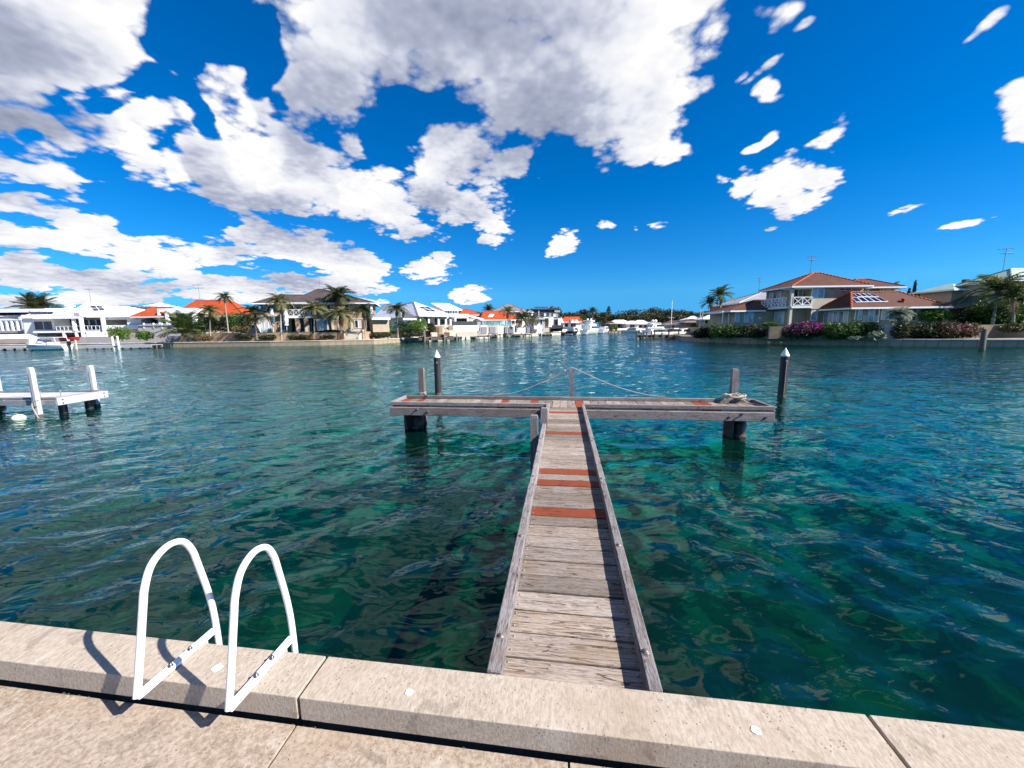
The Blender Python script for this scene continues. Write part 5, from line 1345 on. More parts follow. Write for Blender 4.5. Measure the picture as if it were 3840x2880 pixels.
for (a, b, t, e) in ((1950, 1982, 1158, 1168), (1972, 2000, 1160, 1170)):
    h.box('gable_wing', 'white_render', h.X(a + 4, -2), h.X(b - 2, -2), -2, 4, 1.5, h.Z(1975, e, -2)); h.hip('grey_tile', h.X(a, -2), h.X(b, -2), -2.6, 6, h.Z(1975, e, -2.6), h.Z(1975, t, 1), 'y', name='roof')
    h.pwin(a + 10, b - 8, e + 4, e + 20, -2, 1)
h.aerial(1841, 1132, 1165, 5, 6, 1)
# black modern house
h = House('house', 'black flat roofed modern house with white framed lower storey', 'house', 2050, 140, 14)
X, Z = h.X, h.Z
h.pbox('upper_block', 'dark_render_and_shade', 1996, 2100, 1161, 1193, 0, 10); h.pbox('roof_slab', 'dark_metal', 1992, 2104, 1157, 1161, -.6, 11); h.pbox('side_block', 'grey_render', 2080, 2101, 1160, 1171, -.4, 8)
h.pbox('upper_block', 'grey_render', 2018, 2023, 1161, 1188, -.2, .4)
h.pwin(2030, 2068, 1173, 1187, -.02, 4, fm='dark_metal', gm=['window_glass', 'pale_glass']); h.pwin(2074, 2092, 1173, 1189, -.02, 4, gm='pale_glass')
h.pbox('lower_block', 'grey_render', 2004, 2100, 1193, 1240, -.8, 9); h.pbox('frame', 'white_render', 2058, 2075, 1188, 1228, -1.6, .8); h.pbox('frame', 'white_render', 2094, 2103, 1195, 1220, -1.6, .8); h.pbox('frame', 'white_render', 2036, 2062, 1189, 1193, -1.6, .8)
for p0, p1 in ((2064, 2073), (2076, 2084), (2086, 2094)): h.pwin(p0, p1, 1198, 1218, -.85, 1, fm='dark_metal')
h.pbox('balcony', 'dark_render_and_shade', 2070, 2112, 1219, 1232, -2.4, .3)
for k in range(8): P = h.f.hy(2004 + k * 6.5, 1157, 2); MB().slab([(P.x, 1, P.z + .15), (P.x + .55, 1, P.z + .15), (P.x + .55, 3, P.z + .7), (P.x, 3, P.z + .7)], .05).build('solar_panel', 'solar_glass', h.o)
h = simple_house('small white fronted house with grey hip roof beside the black house', 2006, 2040, 1195, 1186, 1222, 130, 12, 'grey_tile', 'white_render', (2018, 2024), 7, wins=((2012, 2019, 1200, 1216), (2026, 2034, 1200, 1218)))
# red gables
h = simple_house('red roofed house with three white gable peaks behind the yachts', 2102, 2186, 1207, 1188, 1232, 172, 8, 'orange_tile', 'white_render', (2118, 2172), 12, wins=((2118, 2130, 1212, 1226), (2140, 2160, 1212, 1226, 2)))
for px in (2148, 2164, 2106):
    a = h.f.hy(px - 8, 1211, -2); b = h.f.hy(px + 8, 1211, -2); t = h.f.hy(px, 1196 if px > 2120 else 1188, -2)
    MB().add([(a.x, -2, a.z), (b.x, -2, b.z), (t.x, -2, t.z), (a.x, 4, a.z), (b.x, 4, b.z), (t.x, 4, t.z)], [(0, 1, 2), (5, 4, 3), (0, 2, 5, 3), (1, 4, 5, 2), (0, 3, 4, 1)]).build('gable', 'white_render', h.o)
# forecourts: walls and glass fences in front of the middle houses
g3 = House('forecourt', 'row of white and tan courtyard walls with glass fence along the middle quay', 'wall', 1880, 112, 14)
for (p0, p1, t, b, mm) in ((1790, 1803, 1206, 1254, 'grey_render'), (1803, 1828, 1219, 1254, 'white_render'), (1830, 1864, 1220, 1254, 'cream_render'), (1866, 1888, 1222, 1252, 'white_render'), (1890, 1905, 1226, 1250, 'tan_render'), (1907, 1930, 1221, 1250, 'white_render'), (1938, 1985, 1228, 1248, 'white_render'), (2003, 2034, 1221, 1234, 'white_render'), (2036, 2060, 1230, 1246, 'cream_render')):
    g3.pbox('wall_panel', mm, p0, p1, t, b, 0 if p0 < 1900 else 2.5, .4)
for p0, p1 in ((1806, 1826), (1836, 1858), (1893, 1902), (1909, 1926), (1975, 1984)): g3.pbox('gate', 'grey_paint', p0, p1, 1226, 1250, -.15 if p0 < 1900 else 2.3, .12)
for k in range(5): g3.pwin(1808 + k * 22, 1829 + k * 22, 1202, 1219, .6, 1, gm='fence_glass', fm='pier_grey', fw=.05, name='glass_fence')
g3.pbox('pergola_beam', 'white_paint', 1915, 1935, 1198, 1202, 1.5, 4)
for px in (1917, 1932): g3.pbox('pergola_post', 'white_paint', px - 1.5, px + 1.5, 1202, 1221, 1.5, .3)

# far row of houses under the trees
simple_house('low white roofed house at the far shore, leftmost of the row', 2290, 2370, 1212, 1200, 1232, 205, 6, 'white_sheet', 'tan_render', (2305, 2340), 12, wins=((2316, 2326, 1215, 1228), (2334, 2356, 1215, 1228, 2)))
simple_house('low white roofed house in the middle of the far shore row', 2345, 2400, 1214, 1204, 1232, 198, 2, 'white_sheet', 'white_render', (2362, 2378), 9, wins=((2362, 2380, 1217, 1229, 2),))
simple_house('low white roofed house at the far shore beside the sailing mast', 2372, 2440, 1215, 1201, 1232, 202, -4, 'white_sheet', 'tan_render', (2390, 2412), 11, wins=((2386, 2408, 1218, 1229, 2), (2414, 2426, 1218, 1229)))
simple_house('small pale blue roofed house at the end of the far white row', 2420, 2462, 1216, 1208, 1232, 212, 0, 'grey_sheet', 'white_render', None, 8)
simple_house('dark brown roofed house half hidden at the left of the far row', 2268, 2312, 1213, 1205, 1232, 196, 4, 'umber_tile', 'brown_wood', None, 8)
simple_house('long dark roofed house behind the moored cruisers', 2492, 2575, 1214, 1202, 1232, 150, -6, 'umber_tile', 'tan_render', (2515, 2550), 10, wins=((2510, 2530, 1217, 1230, 2),))
simple_house('umber roofed house behind the right hand cruisers', 2565, 2650, 1206, 1196, 1235, 128, -8, 'umber_tile', 'brown_wood', (2585, 2625), 9)
simple_house('white roofed house right of the mast, above the umber roofs', 2572, 2624, 1199, 1186, 1235, 145, -8, 'white_sheet', 'white_render', (2592, 2602), 9)
simple_house('small white gabled house beside the right palms', 2632, 2690, 1196, 1183, 1235, 105, -10, 'white_sheet', 'tan_render', (2655, 2668), 8, wins=((2642, 2656, 1200, 1214),))
h = simple_house('grey house with boxy upper storey behind the twin palms', 2700, 2752, 1166, 1158, 1235, 92, -6, 'umber_tile', 'grey_render', (2712, 2742), 8, wins=((2708, 2722, 1168, 1182), (2728, 2744, 1168, 1182)))
bb = tag(bx('notice_board', 'white_paint', None, 0, 1, 0, .1, 0, 1), 'white square board on a post left of the twin palms', 'sign')
p_ = at_depth(2658, 1175, 96); bb.location = (p_.x, 96, p_.z); bb.scale = (1.0, 1, .95); MB().box(.4, .55, .02, .08, -4, 0).build('post', 'white_paint', bb)

# tall trees beyond
R2 = random.Random(5)
TREES = [(2130, 1168, 60), (2065, 1150, 40), (2092, 1152, 32), (2160, 1172, 55), (2200, 1178, 50), (2186, 1160, 40), (2250, 1172, 50), (2290, 1180, 50), (2330, 1162, 75), (2370, 1158, 70), (2415, 1168, 65), (2440, 1155, 66), (2480, 1158, 70), (2515, 1156, 62), (2550, 1160, 60), (2575, 1168, 50), (2600, 1172, 55), (2640, 1166, 60), (2390, 1176, 60), (2460, 1178, 70), (2530, 1180, 60), (2340, 1182, 60)]
pos_words = ['leftmost', 'second', 'third', 'fourth', 'fifth', 'sixth', 'seventh', 'eighth', 'ninth', 'tenth', 'eleventh', 'twelfth', 'thirteenth', 'fourteenth', 'fifteenth', 'sixteenth', 'seventeenth', 'eighteenth', 'nineteenth', 'twentieth', 'twenty-first', 'twenty-second']
for k, (px, pyt, w) in enumerate(sorted(TREES)):
    tree('gum_tree', 'dark bushy tree on the skyline of the inlet, ' + pos_words[k] + ' from the left', px, pyt, 1230, w * 1.25, 225 + R2.uniform(-12, 25) + (20 if pyt < 1165 else 0), 'leaf_gum' if k % 3 else 'leaf_olive', 1500, .62, 'trees on the skyline')
# norfolk pine
b = at_depth(2281, 1232, 235); t = at_depth(2281, 1152, 235); hh = t.z - b.z
o = thing('norfolk_pine', 'tiered dark pine with star shaped whorls standing among the far trees', 'tree', None, None, (b.x, 235, b.z))
MB().tube([(0, 0, 0), (0, 0, hh)], [.35, .05], 7).build('trunk', 'bark', o)
for k in range(9):
    z = hh * (.30 + .68 * k / 8); r_ = 4.2 * (1 - k / 9.2); bl = []
    for q_ in range(6): a = q_ * 1.047 + k * .5; bl.append((r_ * .55 * math.cos(a), r_ * .55 * math.sin(a), z + .25, r_ * .45 * abs(math.cos(a)) + .3, r_ * .45 * abs(math.sin(a)) + .3, .38))
    link('branch_whorl', foliage_mesh(bl, 170, .4, k), 'leaf_dark', o)

# ------------------------------------------------------------------ boats
def hull(L, B, H, bow=.45, flare=1.15, sheer=.25, n=14, keel=.35, trans=.85):
    """boat hull, bow at +x, waterline z = 0"""
    V = []; Fc = []; m_ = 6
    for i in range(n + 1):
        t = i / n; x = -L / 2 + L * t
        w = B / 2 * (trans + (1 - trans) * min(1, t * 3)) * (1 - max(0, (t - (1 - bow)) / bow) ** 2.2)
        w = max(w, .015); zs = H * (1 + sheer * t ** 2); zk = -keel * (1 - max(0, (t - .6) / .4) ** 2 * 1.0); x2 = x + (.0)
        for j in range(m_ + 1):
            u = j / m_; y = w * (u ** .55) / 1.0 * (1 if u < .5 else 1) ; z = zk + (zs - zk) * u ** 1.2; xs = x + (.10 * L * (u - .6) * max(0, t - .7) / .3)
            V.append((xs, y, z))
    nn = m_ + 1
    full = V + [(x, -y, z) for x, y, z in V]; off = len(V)
    for i in range(n):
        for j in range(m_):
            a, b, c, d = i * nn + j, (i + 1) * nn + j, (i + 1) * nn + j + 1, i * nn + j + 1
            Fc.append((a, b, c, d)[::-1]); Fc.append((a + off, b + off, c + off, d + off))
        a, b = i * nn + m_, (i + 1) * nn + m_; Fc.append((a, a + off, b + off, b)[::-1])
    Fc.append(tuple(range(nn)) + tuple(off + j for j in range(nn - 1, -1, -1)))
    return MB().add(full, Fc, False)
def taper_box(mb, x0, x1, w0, z0, z1, rake0, rake1, w1=None):
    w1 = w1 or w0 * .86
    v = [(x0, -w0, z0), (x1, -w0, z0), (x1, w0, z0), (x0, w0, z0), (x0 + rake0, -w1, z1), (x1 - rake1, -w1, z1), (x1 - rake1, w1, z1), (x0 + rake0, w1, z1)]
    return mb.add(v, [(3, 2, 1, 0), (4, 5, 6, 7), (0, 1, 5, 4), (1, 2, 6, 5), (2, 3, 7, 6), (3, 0, 4, 7)])
def boat(label, px, py, D, L, heading, hullm='boat_white', group=None, B=None, H=None, cat='boat', name='motor_boat'):
    p_ = at_depth(px, py, D); o = thing(name, label, cat, None, group, (p_.x, D, 0), R(heading))
    hull(L, B or L * .32, H or L * .11).build('hull', hullm, o); return o
# small runabout at the left wall
bt = boat('small white and blue runabout with folded canopy frame and outboard, moored at far left', 178, 1300, 64.0, 6.2, 184, 'boat_white', None, 2.3, .85, 'boat', 'runabout')
MB().box(-2.9, 1.6, -1.17, -1.10, .22, .55).box(-2.9, 1.6, 1.10, 1.17, .22, .55).build('stripe', 'boat_blue', bt)
taper_box(MB(), -.4, 2.0, .85, .86, 1.25, .1, .9, .6).build('cuddy', 'boat_white', bt)
ws = MB(); taper_box(ws, -.1, 1.0, .80, 1.2, 1.75, .05, .7, .62).build('windscreen', 'pale_glass', bt)
for y_ in (-.95, .95): MB().tube([(.9, y_, 1.0), (.1, y_, 2.05), (-2.2, y_, 2.1), (-2.4, y_, 1.0)], .035, 6).build('canopy_frame', 'white_paint', bt)
MB().box(-2.2, .2, -.98, .98, 2.07, 2.13).build('canopy', 'white_canvas', bt); MB().box(-1.4, -.6, -.7, .7, .85, 1.35, .1).build('seat', 'boat_white', bt)
ob = MB(); ob.box(-3.6, -3.15, -.24, .24, .75, 1.45, .12).build('outboard', 'boat_black', bt); MB().box(-3.5, -3.3, -.09, .09, -.4, .78).build('outboard_leg', 'boat_black', bt)
MB().tube([(-.9, .1, 1.9), (-.9, .1, 2.15)], .2, 12).build('life_ring', 'white_paint', bt)
# tarpaulin covered boat behind it
bt = boat('boat wrapped in a white cover on the quay left of the runabout', 62, 1266, 73, 7.5, 0, 'boat_white', None, 2.4, .9, 'boat', 'covered_boat'); bt.location.z = .95
taper_box(MB(), -3.6, 3.2, 1.2, .9, 1.75, .2, 1.4, .5).build('cover', 'white_canvas', bt)
kb = thing('kayak', 'red kayak lying on a rack above the quay behind the runabout', 'kayak', None, None, tuple(at_depth(262, 1276, 66.5)), R(2))
hull(3.4, .75, .5, .5, n=10, keel=.15, trans=.3).build('hull', 'red_paint', kb)

def yacht(label, px, py, D, L, heading, fly=True, dark=False, group='white motor yachts at the middle quay'):
    o = boat(label, px, py, D, L, heading, 'boat_black' if dark else 'boat_white', group, L * .31, L * .125, 'yacht', 'motor_yacht'); H = L * .125
    mb = MB(); taper_box(mb, -L * .30, L * .26, L * .125, H * 1.0, H * 1.0 + L * .13, L * .0, L * .14, L * .108).build('cabin', 'boat_white', o)
    taper_box(MB(), -L * .24, L * .235, L * .1275, H + L * .040, H + L * .105, .02 * L, L * .10, L * .113).build('cabin_window', 'window_glass', o)
    if fly:
        MB().box(-L * .42, L * .08, -L * .125, L * .125, H + L * .13, H + L * .150, .05).build('flybridge_deck', 'boat_white', o)
        taper_box(MB(), -L * .18, L * .12, L * .11, H + L * .15, H + L * .235, .0, L * .10, L * .095).build('flybridge', 'boat_white', o)
        taper_box(MB(), -L * .13, L * .105, L * .112, H + L * .175, H + L * .222, .01 * L, L * .05, L * .099).build('flybridge_window', 'window_glass', o)
        MB().box(-L * .30, L * .02, -L * .11, L * .11, H + L * .25, H + L * .268, .05).build('hardtop', 'boat_white', o)
        for s_ in (-1, 1):
            MB().beam((-L * .26, s_ * L * .10, H + L * .14), (-L * .20, s_ * L * .10, H + L * .26), .12, .3).build('arch', 'boat_white', o)
            MB().lathe([(0, -.35), (.30, -.2), (.35, 0), (.30, .2), (0, .38)], 10, (-L * .12, s_ * L * .05, H + L * .268 + .4)).build('radar_dome', 'boat_white', o)
    MB().box(-L * .56, -L * .49, -L * .13, L * .13, .15, .32, .04).build('swim_platform', 'boat_white', o)
    rl = MB()
    for s_ in (-1, 1):
        rl.tube([(L * .02, s_ * L * .13, H * 1.1 + .75), (L * .30, s_ * L * .10, H * 1.2 + .75), (L * .49, s_ * .05, H * 1.3 + .75)], .03, 5)
        for k in range(5): t_ = .04 + .1 * k; rl.tube([(L * t_, s_ * L * (.135 - .02 * k), H * 1.0), (L * t_, s_ * L * (.13 - .02 * k), H * 1.15 + .75)], .02, 4)
    rl.build('rail', 'galvanised', o)
    return o
yacht('white yacht with tall flybridge and two radar domes at the middle quay', 2216, 1253, 146, 13.0, 54)
yacht('black hulled cruiser with white cabin moored left of the flybridge yacht', 2148, 1254, 142, 10.5, 66, False, True)
yacht('white cruiser moored right of the flybridge yacht', 2266, 1248, 172, 11.0, 60, False)
yacht('small white cruiser lying alone at the far wall below the white roofs', 2368, 1246, 172, 8.0, 150, False, group=None)
yacht('white cruiser with high cabin at the right hand dock', 2465, 1266, 86, 8.5, 20, True, group=None)
yacht('white cruiser under a black canopy at the right hand dock', 2520, 1264, 89, 8.5, 12, False, group=None)
yacht('white cruiser nearest the right bank, bow to the right', 2582, 1262, 92, 8.0, 8, False, group=None)
p_ = at_depth(2500, 1215, 88); cv = thing('boat_canopy', 'black boat canopy on poles over the right dock', 'canopy', None, None, (p_.x, 88, .6))
MB().slab([(-2.4, -1.2, 2.3), (2.6, -1.2, 2.5), (2.6, 1.2, 2.5), (-2.4, 1.2, 2.3)], .3).build('roof', 'grey_canvas', cv)
for a in (-2.2, 2.4): MB().tube([(a, -1.1, 0), (a, -1.1, 2.3)], .05, 6).build('pole', 'dark_metal', cv)
def mast(label, px, pyt, pyb, D, r_=.10):
    b = at_depth(px, pyb, D); t = at_depth(px, pyt, D); o = thing('mast', label, 'mast', None, 'masts and poles', (b.x, D, b.z))
    MB().tube([(0, 0, 0), (0, 0, t.z - b.z)], [r_, r_ * .6], 8).build('pole', 'white_paint', o); hh = t.z - b.z
    MB().tube([(-.7, 0, hh * .38), (.7, 0, hh * .38)], .04, 5).build('spreader', 'white_paint', o)
mast('tall white sailing mast rising above the right dock', 2516, 1126, 1232, 88, .10)
mast('white pole beside the right bank, left of the twin palms', 2624, 1160, 1228, 84, .09); mast('short white pole behind the umber roof', 2634, 1162, 1200, 100, .08)

# ------------------------------------------------------------------ docks and mooring posts
def dock(label, px0, px1, py, D, dep, z, m='grey_timber', posts=(), yaw=0, name='dock', th=.3, pm='grey_timber', ptop=.9, group='docks on the far banks'):
    a = at_depth(px0, py, D); f = Fr(a.x, a.y, yaw); o = thing(name, label, 'dock', f, group); w = f.hy(px1, py, 0).x
    n_ = max(2, int(w / 1.5))
    for k in range(n_): bx('deck_panel', m, o, w * k / n_ + .01, w * (k + 1) / n_ - .01, 0, dep, z - .08, z)
    bx('fascia', m, o, 0, w, -.06, 0, z - th, z + .02); bx('fascia', m, o, 0, w, dep, dep + .06, z - th, z)
    for k in range(n_ + 1):
        x_ = min(max(w * k / n_, .15), w - .15); MB().lathe([(.14, -1.5), (.14, z - .1)], 8, (x_, dep * .5, 0)).build('pile', 'dark_timber', o)
    for (px, pyt) in posts:
        t = f.hy(px, pyt, -.12); MB().box(t.x - .11, t.x + .11, -.28, -.065, -1.5, t.z, .03).build('post', pm, o)
    return o
dock('white pontoon dock beside the runabout', 292, 425, 1287, 65.5, 2.2, .62, 'pier_white', ((258, 1273), (283, 1275)), -1, 'pontoon', .45, 'cream_render')
dock('white pontoon dock with two white posts below the gazebo', 432, 568, 1286, 66.0, 2.0, .62, 'pier_white', ((421, 1262), (440, 1260)), 0, 'pontoon', .45, 'white_paint')
dock('low dock at the far left edge', -60, 92, 1288, 64.5, 2.4, .66, 'pier_white', (), 0, 'pontoon', .3)
dock('timber dock with tall posts in front of the white roofed house', 1519, 1716, 1275, 80.0, 2.4, .85, 'grey_timber', ((1591, 1246), (1617, 1252), (1666, 1252), (1712, 1251)), 6, 'timber_dock', .5)
dock('timber dock with a tall post beyond the limestone wall', 1738, 1845, 1265, 98, 2.2, .85, 'grey_timber', ((1753, 1244), (1787, 1258), (1796, 1258), (1832, 1250)), 16, 'timber_dock', .4)
dock('dock with dark tyres in the middle distance', 1830, 1868, 1262, 110, 2.2, .8, 'grey_timber', ((1832, 1250), (1860, 1249)), 10, 'timber_dock', .4, 'dark_timber')
dock('low dock in front of the courtyard walls', 1924, 1990, 1253, 118, 2.0, .8, 'grey_timber', ((1970, 1246), (1992, 1246)), 14, 'timber_dock', .4)
dock('low dock beside the boat lift', 2012, 2066, 1253, 128, 2.0, .8, 'grey_timber', ((2010, 1246), (2030, 1247)), 16, 'timber_dock', .4, 'white_paint')
dock('dark timber dock at the right hand boats', 2405, 2580, 1262, 79, 2.6, .85, 'dark_timber', ((2405, 1246), (2414, 1244), (2425, 1244), (2443, 1240), (2455, 1240), (2482, 1246), (2508, 1242), (2545, 1242)), 0, 'timber_dock', .45, 'dark_timber')
dock('dock below the far white roofed houses', 2280, 2352, 1243, 176, 3, 1.0, 'dark_timber', (), 2, 'timber_dock', .5)
for (px, pyt, D, lab, m_, w) in ((1591, 1240, 78.0, 'thick grey post at the near corner of the timber dock', 'grey_timber', .26), (2388, 1243, 75.5, 'lone dark channel post left of the right hand dock', 'dark_timber', .28), (110, 1270, 63.4, 'pale yellow post beside the bow of the runabout', 'cream_render', .34)):
    b = at_depth(px, pyt, D); o = thing('mooring_post', lab, 'post', None, 'single mooring posts', (b.x, D, 0))
    MB().box(-w / 2, w / 2, -w / 2, w / 2, -1.5, b.z, .05).build('shaft', m_, o); MB().box(-w * .55, w * .55, -w * .55, w * .55, -.3, .12).build('tide_mark', 'barnacle', o)
# dark pile in front of the right wall
b = on_z(3681, 1312, 0); t = at_depth(3690, 1233, b.y); o = thing('mooring_post', 'thick dark post standing in the water before the right hand wall', 'post', None, 'single mooring posts', (b.x, b.y, 0))
MB().lathe([(.22, -1.5), (.21, t.z - .04), (.15, t.z), (0, t.z)], 12).build('shaft', 'dark_timber', o); MB().lathe([(.24, .15), (.25, 0), (.23, -.3)], 12).build('tide_mark', 'barnacle', o)
# boat lift / personal watercraft
o = thing('boat_lift', 'dark boat lift with black cradle beside the middle quay', 'boat lift', None, None, (*D_xy(2085, 132), 0))
for a in (-2, 2): MB().beam((a, -1, -1), (a, -1, 3.0), .2, .2).beam((a, 1, -1), (a, 1, 3.0), .2, .2).build('frame', 'dark_metal', o)
MB().box(-2.3, 2.3, -1.1, 1.1, 1.0, 1.2).build('cradle', 'dark_metal', o)
for a in (-2, 2): MB().tube([(a, -1.2, .2), (a, -1.0, .2)], .55, 14).build('wheel', 'boat_black', o)
hull(4.4, 1.7, .8, .5, n=10, keel=.2).build('hull', 'boat_black', o).location = (0, 0, 1.5)

# ------------------------------------------------------------------ right bank
terrace('garden_terrace', 'raised garden ground around the right hand houses', [D_xy(2700, 74), D_xy(2705, 62.5), D_xy(2860, 52.8), D_xy(2960, 50.2), D_xy(3100, 48.0), D_xy(3280, 46.0), D_xy(3430, 45.0), D_xy(3660, 44.5), (95, 42), (140, 40), (140, 110), (44, 110)], 2.30, 'lawn', 'stone_block')
h = House('house', 'two storey beige house with brown tiled roofs, balconies and solar panels, right bank', 'house', 2965, 55, 0)
X, Z = h.X, h.Z; zg = 2.3
ze = Z(3100, 1073); zu = Z(3000, 1148)
xL, xM, xR = X(2968), X(3041), X(3140)
# upper storey blocks (balcony is a recess at the corner)
h.box('wall', 'beige_brick', xL + .0, xM, 1.9, 6.0, zg, ze - .12)
h.box('wall', 'beige_brick', xM, xR, .0, 6.0, zg, ze - .12); h.box('wall', 'beige_brick', xR, X(3252), 1.2, 6.0, zg, ze - .12)
h.hip('brown_tile', X(2957, -.6), X(3258, -.6), -.6, 6.6, ze, Z(3044, 1024, 3.0), 'x', (X(3033, 3.0), X(3054, 3.0)), gut='white_paint', capm='orange_tile')
h.box('eave_soffit', 'white_paint', X(2958), X(3250), -.45, 2.2, ze - .27, ze - .13)
h.box('corner_post', 'cream_render', X(2958, -.35), X(2967, -.35), -.35, 0, zg, ze - .13)
# balconies
h.box('balcony_floor', 'white_paint', X(2962, -.4), X(3039, -.4), -.45, 1.9, zu - .28, zu); h.box('balcony_floor', 'white_paint', X(2962, -.4) - .5, xL, -.1, 5.9, zu - .28, zu - .003)
h.rail(X(2968, -.4), X(3037, -.4), -.35, zu, Z(3000, 1113, -.4), 'white_paint', 2, .09, 'cross')
h.rail(.2, 5.6, X(2958, -.3) - .32, zu, Z(2960, 1114), 'white_paint', 7, .08, 'cross', along='y')
zw0, zw1 = zu + .02, Z(3000, 1084, 1.9)
h.pwin(2974, 2992, 1084, 1145, 1.9, 1, fm='white_paint'); h.pwin(3008, 3038, 1082, 1145, 1.9, 2, fm='white_paint', gm='window_glass')
h.side_window(xL, 2.6, 5.2, zu + .05, ze - .35, 3, gm=['pale_glass', 'window_glass', 'pale_glass'])
h.pwin(3043, 3090, 1080, 1118, 0, 2, gm=['blind', 'pale_glass']); h.pwin(3147, 3192, 1079, 1090, 1.2, 2, fm='white_paint')
h.pbox('pale_panel', 'cream_render', 3043, 3136, 1119, 1158, -.05, .05)
# ground floor front
h.pwin(2994, 3016, 1164, 1207, 1.9, 2, gm=['window_glass', 'blind']); h.pwin(3018, 3034, 1164, 1207, 1.9, 1, gm='blind'); h.pwin(3040, 3064, 1166, 1204, -.0, 1, gm='pale_glass')
h.box('wall', 'tan_render', xL + .02, xM, 1.2, 1.89, zg, zu - .29)
# ground floor, side towards the inlet
h.side_window(xL, 1.6, 5.7, zg + .35, zg + 2.2, 4, gm=['pale_glass', 'blind', 'pale_glass', 'blind'])
# low front wing; its left slope and side wall face the inlet
zl = Z(3300, 1152, -5.2); yf = -5.2; xw0 = X(3186, yf); yb_w = .5
rw_ = h.hip('brown_tile', xw0, X(3562, yf), yf, yb_w, zl, Z(3260, 1095, -2.35), 'x', (X(3178, -2.35), X(3352, -2.35)), gut='white_paint', capm='orange_tile')
S = h.slopes[0]
h.panels([(3190, 1117), (3297, 1116), (3330, 1133), (3208, 1135)], 5, 1, S, 'white_paint'); h.panels([(3197, 1102), (3270, 1101), (3293, 1114), (3216, 1115)], 4, 1, S, 'white_paint')
v = h.on(3385, 1133, S); MB().lathe([(.16, -.1), (.16, .35), (.28, .36), (.05, .5)], 10, tuple(v)).build('roof_vent', 'orange_tile', rw_)
xs = xw0 + .7
h.box('wall', 'beige_brick', xs, X(3545, -4.4), -4.4, -.001, zg, zl - .12)
for (y0_, y1_, n_, gm_) in ((-4.1, -2.6, 2, ['blind', 'pale_glass']), (-2.45, -1.0, 2, ['pale_glass', 'blind']), (-.9, -.1, 1, 'pale_glass')): h.side_window(xs, y0_, y1_, zg + .35, zg + 2.0, n_, gm=gm_)
for (p0, p1, n_, gm_) in ((3216, 3232, 1, 'pale_glass'), (3304, 3360, 2, ['blind', 'window_glass'])): h.pwin(p0, p1, 1157, 1199, -4.4, n_, gm=gm_)
h.pwin(3254, 3278, 1157, 1206, -4.4, 1, gm='pale_glass', name='door'); h.pbox('pale_panel', 'cream_render', 3236, 3250, 1182, 1208, -4.45, .05); h.pbox('pale_panel', 'cream_render', 3279, 3292, 1182, 1210, -4.45, .05)
for px in (3208, 3296): h.pbox('downpipe', 'white_paint', px - 1.5, px + 1.5, 1156, 1207, -4.6, .12)
h.pbox('opening_shade', 'dark_render_and_shade', 3412, 3434, 1158, 1200, -4.44, .05)  # dark sheet on the wall, painting the shade of an opening
# rear wing
h.box('wall', 'tan_render', X(3180, 8), X(3300, 8), 8, 15, zg, Z(3250, 1078, 8)); h.hip('brown_tile', X(3150, 8), X(3345, 8), 6.5, 16, Z(3250, 1076, 6.5), Z(3240, 1046, 11), 'x', (X(3200, 11), X(3235, 11)), capm='orange_tile')
for px in (3258, 3312): h.pbox('post', 'cream_render', px - 4, px + 4, 1078, 1106, 6.9, .5)
# left low wing
h.box('wall', 'tan_render', X(2752, 4), xL, 4, 11, zg, Z(2800, 1166, 4)); h.hip('brown_tile', X(2736, 3.4), X(2866, 3.4), 3.4, 11.5, Z(2800, 1164, 3.4), Z(2830, 1126, 7.4), 'x', (X(2824, 7.4), X(2900, 7.4)))
h.pwin(2756, 2772, 1170, 1207, 4, 1, gm='blind'); h.pwin(2790, 2824, 1168, 1209, 4, 2, gm=['blind', 'pale_glass']); h.pbox('drum_lamp', 'white_paint', 2846, 2855, 1190, 1196, 3.9, .15)
h.pbox('patio_roof', 'white_paint', 2708, 2750, 1166, 1174, 5, 4); h.pbox('patio_shade', 'dark_render_and_shade', 2712, 2750, 1176, 1208, 7, .3)  # the dark sheet paints the shade beneath the patio roof
for px in (2711, 2734): h.pbox('patio_post', 'white_paint', px - 1.5, px + 1.5, 1174, 1210, 5, .12)
h.aerial(3039, 962, 1026, 3.0, 30, 2); h.aerial(2845, 1043, 1096, 14, 18, 2)
h.box('table', 'tan_render', X(3312, -5.5), X(3352, -5.5), -6.2, -5.2, zg + .65, zg + .72); 
for px in (3318, 3346): h.box('table_leg', 'tan_render', X(px, -5.7) - .06, X(px, -5.7) + .06, -5.8, -5.6, zg, zg + .65)
simple_house('grey roofed house just behind the beige house at left', 2757, 2880, 1136, 1096, 1210, 72, 0, 'grey_sheet', 'tan_render', (2850, 2870), 10, wins=((2772, 2786, 1140, 1152),))

# green roofed house cut by the right edge
h = House('house', 'cream house with pale green metal roof and dark verandah at the right edge', 'house', 3764, 52, 0)
X, Z = h.X, h.Z; x0 = 0.0; ze = Z(3764, 1049); xr = 24.0
h.hip('green_sheet', x0, xr, 0, 6.4, ze, Z(3757, 1010, 3.2), 'x', (X(3757, 3.2), 20.0))
h.box('wall', 'tan_render', x0 + .8, xr, 2.2, 6.0, 2.3, ze - .1); h.box('side_wall', 'cream_render', x0 + .72, x0 + .8, 2.2, 6.0, h.f.hx(3660, 1140, .8).z, ze - .1)
h.box('bay_wall', 'tan_render', x0 + 2.2, xr, .9, 2.19, 2.3, ze - .1)
h.hip('green_sheet', -1.6, 3.5, 5.2, 11.0, h.f.hy(3570, 1084, 5.2).z, h.f.hy(3600, 1064, 8).z, 'y', name='roof', cap=False); h.box('rear_wall', 'tan_render', -.9, 3.0, 6.01, 10.5, 2.3, h.f.hy(3570, 1086, 5.2).z - .1)
zv = h.f.hx(3640, 1146, -2.4).z
